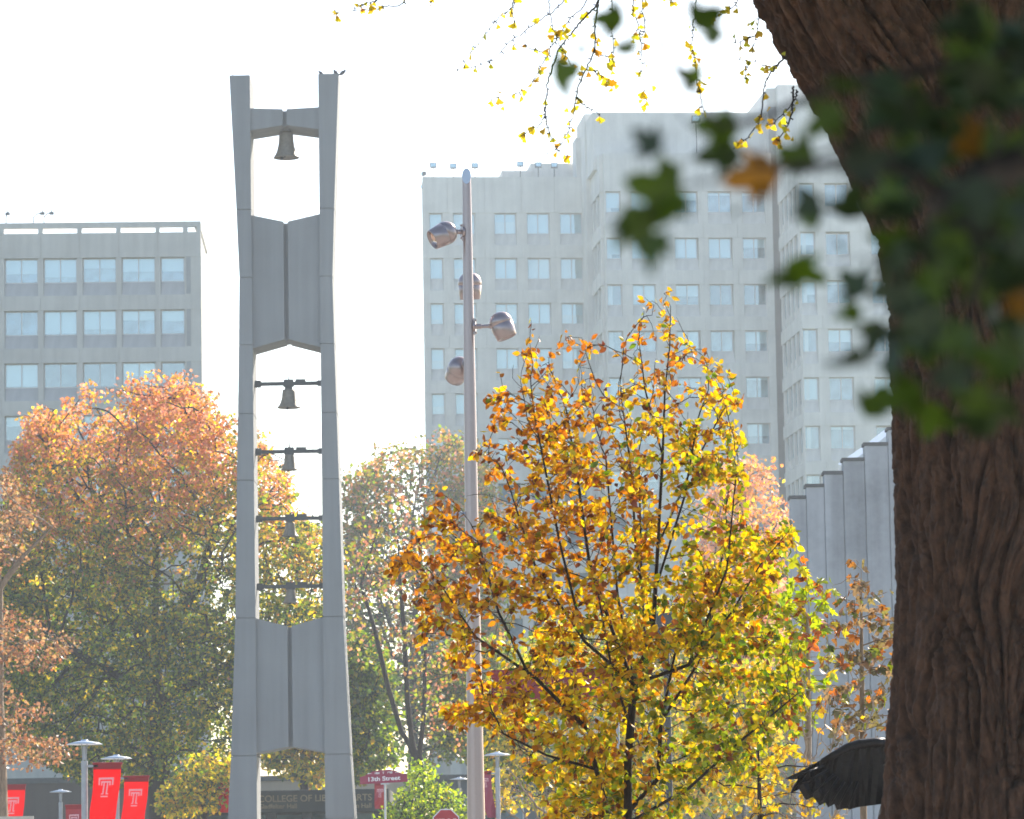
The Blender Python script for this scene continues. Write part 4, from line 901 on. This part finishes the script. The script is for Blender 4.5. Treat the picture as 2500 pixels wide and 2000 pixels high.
# ================================================================= big ginkgo
GYY = 24.0
def spline(pts, n):
    P = np.array(pts, float); m = len(P); t = np.linspace(0, m-1, n); i = np.clip(t.astype(int), 0, m-2); f = (t-i)[:, None]
    g = lambda k: P[np.clip(k, 0, m-1)]
    a, b_, c_, d_ = g(i-1), g(i), g(i+1), g(i+2)
    return .5*((2*b_)+(-a+c_)*f+(2*a-5*b_+4*c_-d_)*f**2+(-a+3*b_-3*c_+d_)*f**3)
def bark_tube(ctrl, nv, nu, amp, seed):
    C = spline([(*atd(x, y, GYY+dy), rp*1.1596/F*GYY) for x, y, dy, rp in ctrl], nv)
    P, Rr = C[:, :3], C[:, 3]; T = np.gradient(P, axis=0); T /= np.linalg.norm(T, axis=1, keepdims=True)
    U = np.zeros_like(P); u = np.array([1., 0, 0])
    for i in range(nv): u = u-T[i]*u.dot(T[i]); u /= np.linalg.norm(u); U[i] = u
    Vv = np.cross(T, U); L_ = np.concatenate([[0], np.cumsum(np.linalg.norm(np.diff(P, axis=0), axis=1))])
    th = np.linspace(0, 2*PI, nu, endpoint=False); ct, st_ = np.cos(th)[None], np.sin(th)[None]
    a = ct*Rr[:, None]; b2 = st_*Rr[:, None]; l = np.broadcast_to(L_[:, None], a.shape)
    wx = noise(a*3+seed, b2*3, l*1.6)-.5; wy = noise(a*3, b2*3+seed+9, l*1.6+4)-.5
    fa = 9.5; x = a*fa+wx*1.7+seed; y = b2*fa+wy*1.7; z = l*1.05+wx*.8
    rid = lambda f, fz, k, q: np.clip(np.abs(noise(x*f+q, y*f+q*.7, z*fz+q)-.5)*2*k, 0, 1)
    n1 = rid(1, 1, 4.4, 0); n2 = rid(2.1, 2.6, 3.2, 5.3); n3 = rid(4.3, 8.5, 2.6, 9.1); n4 = noise(x*9, y*9, l*46)
    big = noise(a*2.2+seed, b2*2.2, l*.8)-.5
    D = amp*(n1*.80+n2*.55+n3*.28+n4*.14)+big*.07*Rr[:, None]
    Rf = Rr[:, None]-amp*1.3+D
    V = P[:, None]+Rf[..., None]*(ct[..., None]*U[:, None]+st_[..., None]*Vv[:, None])
    idx = np.arange(nv*nu).reshape(nv, nu); q = np.stack([idx[:-1], np.roll(idx, -1, 1)[:-1], np.roll(idx, -1, 1)[1:], idx[1:]], -1).reshape(-1, 4)
    return V.reshape(-1, 3), q
b = atd(2120, 1725, GYY); gbase = (b.x, GYY, 0); ge = empty('ginkgo_tree', gbase, 0, label='massive dark furrowed ginkgo trunk and limb filling the right side', cat='tree'); off = np.array(gbase)
gr = atd(2120, 1725, GYY).z
V1, q1 = bark_tube([(2165, 2600, 0, 330), (2135, 2200, 0, 280), (2118, 1900, 0, 258), (2116, 1700, 0, 252), (2120, 1450, 0, 238), (2124, 1200, 0, 234), (2122, 950, 0, 236), (2115, 760, 0, 236), (2085, 590, 0, 216), (2025, 430, 0, 196), (1930, 280, 0, 168), (1835, 130, 0, 152), (1740, -20, 0, 145), (1650, -180, 0, 135), (1560, -380, 0, 120), (1450, -600, 0, 100)], 1400, 560, .085, 3.1)
V2, q2_ = bark_tube([(2200, 800, .1, 190), (2175, 560, .15, 180), (2120, 330, .2, 165), (2070, 120, .25, 155), (2045, -60, .3, 140), (2040, -300, .3, 125), (2060, -600, .3, 100)], 420, 260, .045, 8.4)
V3, q3 = bark_tube([(2200, 700, -.1, 150), (2290, 420, -.1, 140), (2400, 150, -.1, 130), (2500, -200, 0, 110)], 260, 200, .04, 5.0)
V = np.concatenate([V1, V2, V3])-off; q = np.concatenate([q1, q2_+len(V1), q3+len(V1)+len(V2)])
me = fastmesh('trunk', V, q, M['bark']); me.shade_smooth(); link('trunk', me, ge)
# hanging twigs traced against the sky, each with spur shoots and small fan leaves
cr = lambda pts: [(800+x/1.797, y/1.797) for x, y in pts]
tws = [cr(t) for t in ([(340, 0), (250, 30), (120, 48), (20, 55)], [(1040, 0), (930, 90), (800, 185), (700, 275), (540, 312)], [(830, -20), (810, 30), (740, 90), (660, 195), (590, 270)], [(1140, 0), (1060, 90), (985, 200), (910, 340), (850, 400), (720, 435)], [(975, 0), (985, 100), (1025, 210), (1080, 300)],
  [(1190, 0), (1100, 110), (1010, 230), (960, 400), (950, 520), (900, 565), (840, 600)], [(950, 470), (965, 560), (1000, 640), (1050, 690)], [(1190, 0), (1175, 100), (1165, 230), (1100, 380), (1070, 530), (1020, 640), (935, 690)], [(815, -10), (812, 40), (822, 120)], [(1250, 0), (1248, 120), (1255, 240)], [(1340, 0), (1370, 150), (1380, 300), (1400, 460)],
  [(1385, 0), (1390, 120), (1370, 190)], [(1615, 0), (1600, 170), (1620, 330), (1650, 490)], [(2010, 250), (1970, 290), (1920, 370), (1890, 540), (1780, 655)], [(2045, 380), (2030, 520), (1975, 620)], [(2060, 400), (2045, 440), (1980, 520), (1920, 555)], [(1890, 60), (1890, 110), (1870, 200), (1825, 350)],
  [(1980, 285), (1950, 300), (1870, 270), (1790, 265)], [(1885, 150), (1820, 180), (1755, 190)], [(1800, 0), (1730, 60), (1670, 90)], [(1165, 230), (1200, 240), (1270, 275)], [(1090, 430), (1140, 470), (1195, 500)], [(970, 235), (900, 215), (820, 195)], [(225, -10), (170, 15), (110, 45)], [(1165, 310), (1220, 345), (1275, 375)], [(470, -20), (450, 10)], [(1500, -15), (1515, 35)], [(1420, -30), (1500, -20), (1510, 10)])]
mb = MB(); LP = []; LD = []; pend = []
for ti, t in enumerate(tws):
    dy = random.uniform(-.6, .3); pts = [at(x, y, GYY+dy) for x, y in t]
    if t[0][1] < 5:      # goes on upward to the parent branch out of the frame
        up_ = at(t[0][0]+random.uniform(10, 40), -90, GYY+dy); pend.append(up_); pts = [up_]+pts
    C = spline([tuple(p) for p in pts], len(pts)*9); n = len(C); C[1:-1] += rng.normal(0, .004, (n-2, 3))
    th = ti in (7, 13, 14, 5)
    mb.tube(C, [(.0075 if th else .0052)*(1-.65*i/n) for i in range(n)], 5, cap=False)
    acc = 0
    for i in range(1, n):
        seg_ = np.linalg.norm(C[i]-C[i-1]); m_ = int(seg_/.045+random.random())
        for _ in range(m_):
            p = C[i-1]+(C[i]-C[i-1])*random.random(); d = rng.normal(size=3); tt = (C[i]-C[i-1])/seg_; d -= tt*d.dot(tt); d /= np.linalg.norm(d); q_ = p+d*random.uniform(.012, .024)
            mb.tube([p, q_], [.004, .0045], 4)
            lt = i/n
            if random.random() < (.22+.75*lt**1.5 if ti not in (1,) else .08):
                for _ in range(random.choice((1, 1, 2, 3))): LP.append(q_); LD.append(d*.35+np.array([0, 0, -.9])+rng.normal(0, .35, 3))
# parent branches above the frame
pend.sort(key=lambda p: p.x)
for s0_ in range(0, len(pend), 1):
    pass
root = atd(1700, -90, GYY); chain = [root]+pend[::-1]; mb.tube([(p.x, GYY-.1, p.z+.10+.02*i) for i, p in enumerate(chain)], [.07-.055*i/len(chain) for i in range(len(chain))], 8)
mb.v = [tuple(np.array(v)-off) for v in mb.v]; mb.build('branch', M['bark_dark'], ge, smooth=True)
for _ in range(60):
    i = random.randrange(len(LP)); LP.append(LP[i]+rng.normal(0, .03, 3)); LD.append(LD[i]+rng.normal(0, .4, 3))
LP = np.array(LP); LD = np.array(LD); n = len(LP)
leaves('crown', LP-off, LD, .050*rng.uniform(.55, 1.1, n), pick([(.62, .50, .06), (.55, .40, .05), (.45, .44, .06), (.50, .30, .06)], np.tile([1.2, .8, .6, .4], (n, 1)), n), FA, M['leaf_ginkgo'], ge, roll=rng.normal(size=(n, 3))*.5+np.array([0, -.7, 0]))
print('ginkgo leaves', n)
ca = rng.normal(size=(1500, 3)); ca /= np.linalg.norm(ca, axis=1, keepdims=True); ca = ca*rng.random((1500, 1))**.4*np.array([7.5, 9.5, 4.2])+np.array([gbase[0]-.5, GYY-5, 11.8])  # unseen upper crown, added to keep sky light off the trunk
ca = ca[(ca[:, 2] > 1.6+.235*ca[:, 1]+1.0)]
Nn, pp = grow(ca, [[tuple(atd(1740, -20, GYY)), tuple(atd(1450, -600, GYY))], [tuple(atd(1740, -20, GYY)), tuple(atd(2060, -600, GYY))]], .5, up=.1, kill=.7, iters=60)
rr_2, ss_ = radii(Nn, pp, .01, .2); branches('branch', Nn-off, pp, rr_2, ss_, M['bark_dark'], ge, seg=8)
cp = np.repeat(ca, 34, 0)+rng.normal(0, .33, (len(ca)*34, 3)); cp = cp[cp[:, 2] > 1.6+.235*cp[:, 1]+.4]; cn = len(cp); print('upper', cn)
leaves('crown', cp-off, rng.normal(size=(cn, 3))+np.array([0, 0, -.6]), .17*rng.uniform(.7, 1.2, cn), pick([(.40, .36, .05), (.28, .30, .05)], np.ones((cn, 2)), cn), QU, M['leaf_ginkgo'], ge)

# ================================================================= winged statue behind the trunk
WYY = 30.0
c7 = lambda x, y: at(1800+x/4.312, 1700+y/4.312, WYY)
out = [(478, 875), (600, 820), (760, 735), (880, 670), (1000, 610), (1150, 530), (1280, 492), (1450, 475), (1600, 478), (1760, 530), (1860, 640), (1880, 800), (1800, 1000), (1640, 1120), (1400, 1150), (1290, 1165), (1180, 1192), (1150, 1180), (1110, 1148), (1045, 1197), (1020, 1135), (950, 1172), (920, 1122), (862, 1152), (845, 1020), (790, 1060), (712, 1097), (688, 1070), (708, 968), (640, 985), (540, 1027), (560, 975), (622, 878), (550, 885)]
cen = c7(1760, 1150); ow = empty('owl_statue', (cen.x, WYY, 0), 0, label='dark bronze owl statue with spread wing half hidden by the big trunk', cat='statue')
def wingmesh(sx):
    bm = bmesh.new(); P = [c7(*p) for p in out]; vs = [bm.verts.new((sx*(p.x-cen.x), 0, p.z)) for p in P]
    f = bm.faces.new(vs); bmesh.ops.triangulate(bm, faces=[f]); bmesh.ops.subdivide_edges(bm, edges=bm.edges[:], cuts=3, use_grid_fill=True); bmesh.ops.triangulate(bm, faces=bm.faces[:])
    r_ = bmesh.ops.extrude_face_region(bm, geom=bm.faces[:]); ev = [v for v in r_['geom'] if isinstance(v, bmesh.types.BMVert)]
    for v in ev: v.co.y += .05
    tip = sx*(P[0].x-cen.x)
    for v in bm.verts:
        u = abs(v.co.x/tip); zt_ = P[7].z; v.co.y += -.28*u*u+.10*(zt_-v.co.z)+.012*math.sin((v.co.x*sx*1.0+v.co.z*.6)*70)
    bmesh.ops.recalc_face_normals(bm, faces=bm.faces[:]); me = bpy.data.meshes.new('wing'); bm.to_mesh(me); bm.free(); me.materials.append(M['owl']); return me
wl_ = link('wing', wingmesh(1), ow)
mb = MB()
top = [c7(x, y) for x, y in out[3:9]]
mb.tube([(p.x-cen.x, -.28*((p.x-cen.x)/(c7(*out[0]).x-cen.x))**2+.02, p.z-.012) for p in top], [.018, .028, .036, .04, .042, .04], 10)
for k, (a_, b_) in enumerate((((900, 740), (560, 860)), ((950, 780), (600, 960)), ((1010, 830), (740, 1050)), ((1060, 860), (880, 1110)), ((1120, 900), (960, 1140)), ((1190, 900), (1050, 1160)), ((1260, 900), (1160, 1150)))):
    pa, pb = c7(*a_), c7(*b_); mb.tube([(pa.x-cen.x, -.30*((pa.x-cen.x)/(c7(*out[0]).x-cen.x))**2, pa.z), (pb.x-cen.x, -.30*((pb.x-cen.x)/(c7(*out[0]).x-cen.x))**2, pb.z)], [.012, .006], 6)
mb.build('feather_edge', M['owl'], wl_, smooth=True)
link('wing', wingmesh(-1), ow)
hd = c7(1600, 1010)
def blob(name, pts, par, m):
    me = bpy.data.meshes.new(name); bm = bmesh.new(); lay = bm.verts.layers.skin.verify(); vs = []
    for p, r_ in pts: v = bm.verts.new(p); v[lay].radius = (r_, r_); vs.append(v)
    for a_, b_ in zip(vs, vs[1:]): bm.edges.new((a_, b_))
    vs[0][lay].use_root = True; bm.to_mesh(me); bm.free(); me.materials.append(m); o = link(name, me, par); o.modifiers.new('s', 'SKIN'); sb = o.modifiers.new('b', 'SUBSURF'); sb.levels = 2; sb.render_levels = 2; return o
zz0 = cen.z
blob('body', [((0, .05, zz0-.75), .12), ((0, .04, zz0-.5), .20), ((0, .02, zz0-.2), .25), ((0, 0, zz0+.02), .20), ((0, -.05, zz0+.12), .13)], ow, M['owl'])
h_ = blob('head', [((-.02, -.20, hd.z-.05), .10), ((-.04, -.22, hd.z+.03), .125), ((-.04, -.22, hd.z+.09), .10)], ow, M['owl'])
mb = MB()
for sx in (-1, 1): mb.tube([(-.04+sx*.08, -.24, hd.z+.10), (-.04+sx*.13, -.25, hd.z+.20)], [.045, .006], 8); mb.lathe([(0, .015), (.035, .012), (.045, 0)], 14, Matrix.Translation((-.04+sx*.05, -.345, hd.z+.04)) @ Matrix.Rotation(PI/2, 4, 'X'))
mb.tube([(-.04, -.33, hd.z+.02), (-.04, -.375, hd.z-.04)], [.022, .004], 8); mb.build('face', M['owl'], h_, smooth=True)
mb = MB()
for sx in (-1, 1):
    mb.tube([(sx*.1, 0, zz0-.7), (sx*.1, -.02, zz0-.95)], [.06, .035], 8)
    for k in (-1, 0, 1): mb.tube([(sx*.1, -.02, zz0-.94), (sx*.1+k*.06, -.12, zz0-.95), (sx*.1+k*.07, -.16, zz0-.98)], [.025, .02, .005], 6)
mb.build('talon', M['owl'], ow, smooth=True)
MB().box(-.4, .4, -.35, .45, 0, zz0-.98).box(-.46, .46, -.41, .51, 0, .2).build('pedestal', M['hall_dark'], ow, bevel=.03)

# ================================================================= near leafy branches (out of focus), tree just outside the frame on the right
FY = 3.8
fx = [(1190, 155, 50, 0), (1285, 40, 48, 0), (1318, 95, 42, 0), (1485, 35, 50, 0), (1500, 75, 34, 0), (1455, 162, 38, 0), (1225, 102, 18, 0), (1365, 300, 40, 3), (1385, 400, 66, 0), (1345, 480, 66, 0), (1380, 520, 46, 0), (1420, 440, 50, 0), (1410, 365, 36, 0), (1515, 270, 56, 0), (1520, 330, 60, 2), (1590, 372, 70, 1), (1640, 350, 58, 1), (1555, 440, 42, 3), (1680, 330, 60, 0), (1740, 250, 62, 0), (1700, 430, 50, 3), (1690, 575, 72, 0), (1650, 590, 50, 0), (1760, 520, 46, 3), (1710, 460, 50, 0), (1800, 600, 56, 3), (1790, 660, 46, 0), (1840, 705, 58, 3), (1790, 755, 60, 3), (1840, 850, 64, 0), (1905, 830, 60, 0), (1960, 880, 60, 0), (2050, 885, 66, 2), (1825, 690, 36, 0), (1880, 760, 60, 3), (1940, 720, 66, 0), (2010, 790, 66, 3), (1870, 560, 60, 2), (1790, 440, 66, 2), (1820, 340, 70, 2), (1860, 230, 66, 3), (1780, 190, 50, 0), (2060, 300, 70, 1), (2140, 640, 56, 1), (1900, 430, 70, 3), (1980, 520, 70, 2), (1930, 330, 70, 0), (1860, 170, 60, 3)]
for _ in range(125):
    x_, y_ = random.uniform(1860, 2230), random.uniform(20, 860)
    if x_ < 1860+ (0 if 200 < y_ < 760 else 120): continue
    fx.append((x_, y_, random.uniform(48, 80), random.choice((0, 0, 2, 2, 2, 3, 3))))
P = np.array([tuple(atd(x_, y_, FY+random.uniform(-.5, .35))) for x_, y_, _, _ in fx]); sz = np.array([q_[2]*(1.12 if i_ < 16 else .92) for i_, q_ in enumerate(fx)])*1.1596/F*FY*1.55
fc = np.array([[(.055, .09, .010), (.17, .085, .018), (.020, .032, .008), (.035, .055, .03)][q_[3]] for q_ in fx])*(1+rng.normal(0, .12, (len(fx), 1)))
tb = (1.25, FY, 0); fe = empty('maple_tree', tb, 0, label='out of focus green leaved branches hanging in close at the upper right', cat='tree')
N, par = grow(P, [[tb, (1.22, FY, 1.4), (1.1, FY, 2.2), (1.0, FY, 2.7)], [(1.1, FY, 2.2), (.8, FY, 2.45)], [(1.0, FY, 2.7), (.75, FY, 2.9)]], .05, up=.0, kill=.05, iters=60, jit=.1)
r, s = radii(N, par, .0007, .04, 2.6); branches('trunk', N-np.array(tb), par, r, s, M['bark_dark'], fe, seg=8)
n = len(P); dirs = rng.normal(size=(n, 3))*np.array([1, .35, .8])+np.array([-.5, 0, -.35]); dirs /= np.linalg.norm(dirs, axis=1, keepdims=True)
leaves('crown', P-dirs*sz[:, None]*.45-np.array(tb), dirs, sz, np.clip(fc, .01, .9), LO, M['leaf_fg'], fe, roll=np.array([0, -1.0, .2])+rng.normal(0, .35, (n, 3)), curl=.2)

# unseen crown, added over and behind the viewer to block sky light
cq = rng.normal(size=(700, 3)); cq /= np.linalg.norm(cq, axis=1, keepdims=True); cq = cq*rng.random((700, 1))**.4*np.array([5.5, 6.5, 2.6])+np.array([1.5, 1.0, 5.6])
cq = cq[(cq[:, 2] > CAMZ+.26*np.abs(cq[:, 1])+1.0)]
N, par = grow(cq, [[tb, (1.25, FY, 3.2), (1.3, FY-.5, 4.2)]], .35, up=.05, kill=.5, iters=60)
r, s = radii(N, par, .006, .11); branches('trunk', N-np.array(tb), par, r, s, M['bark_dark'], fe, seg=8)
cp = np.repeat(cq, 26, 0)+rng.normal(0, .28, (len(cq)*26, 3)); cp = cp[cp[:, 2] > CAMZ+.26*np.abs(cp[:, 1])+.6]; cn = len(cp)
leaves('crown', cp-np.array(tb), rng.normal(size=(cn, 3))+np.array([0, 0, -.5]), .16*rng.uniform(.7, 1.2, cn), pick([(.07, .11, .012), (.04, .06, .01)], np.ones((cn, 2)), cn), LO, M['leaf_fg'], fe)

# ================================================================= haze
hz = MB().box(-420, 420, -30, 620, -1.2, 75).mesh('haze', M['white'])
hm = bpy.data.materials.new('haze_air'); hm.use_nodes = True; n_ = hm.node_tree.nodes; n_.clear(); pv = n_.new('ShaderNodeVolumePrincipled'); ho = n_.new('ShaderNodeOutputMaterial')
pv.inputs['Color'].default_value = (.80, .90, 1, 1); pv.inputs['Density'].default_value = .00036; pv.inputs['Anisotropy'].default_value = .5
hm.node_tree.links.new(pv.outputs[0], ho.inputs['Volume']); hz.materials.clear(); hz.materials.append(hm)
tag(link('haze', hz), kind='stuff')
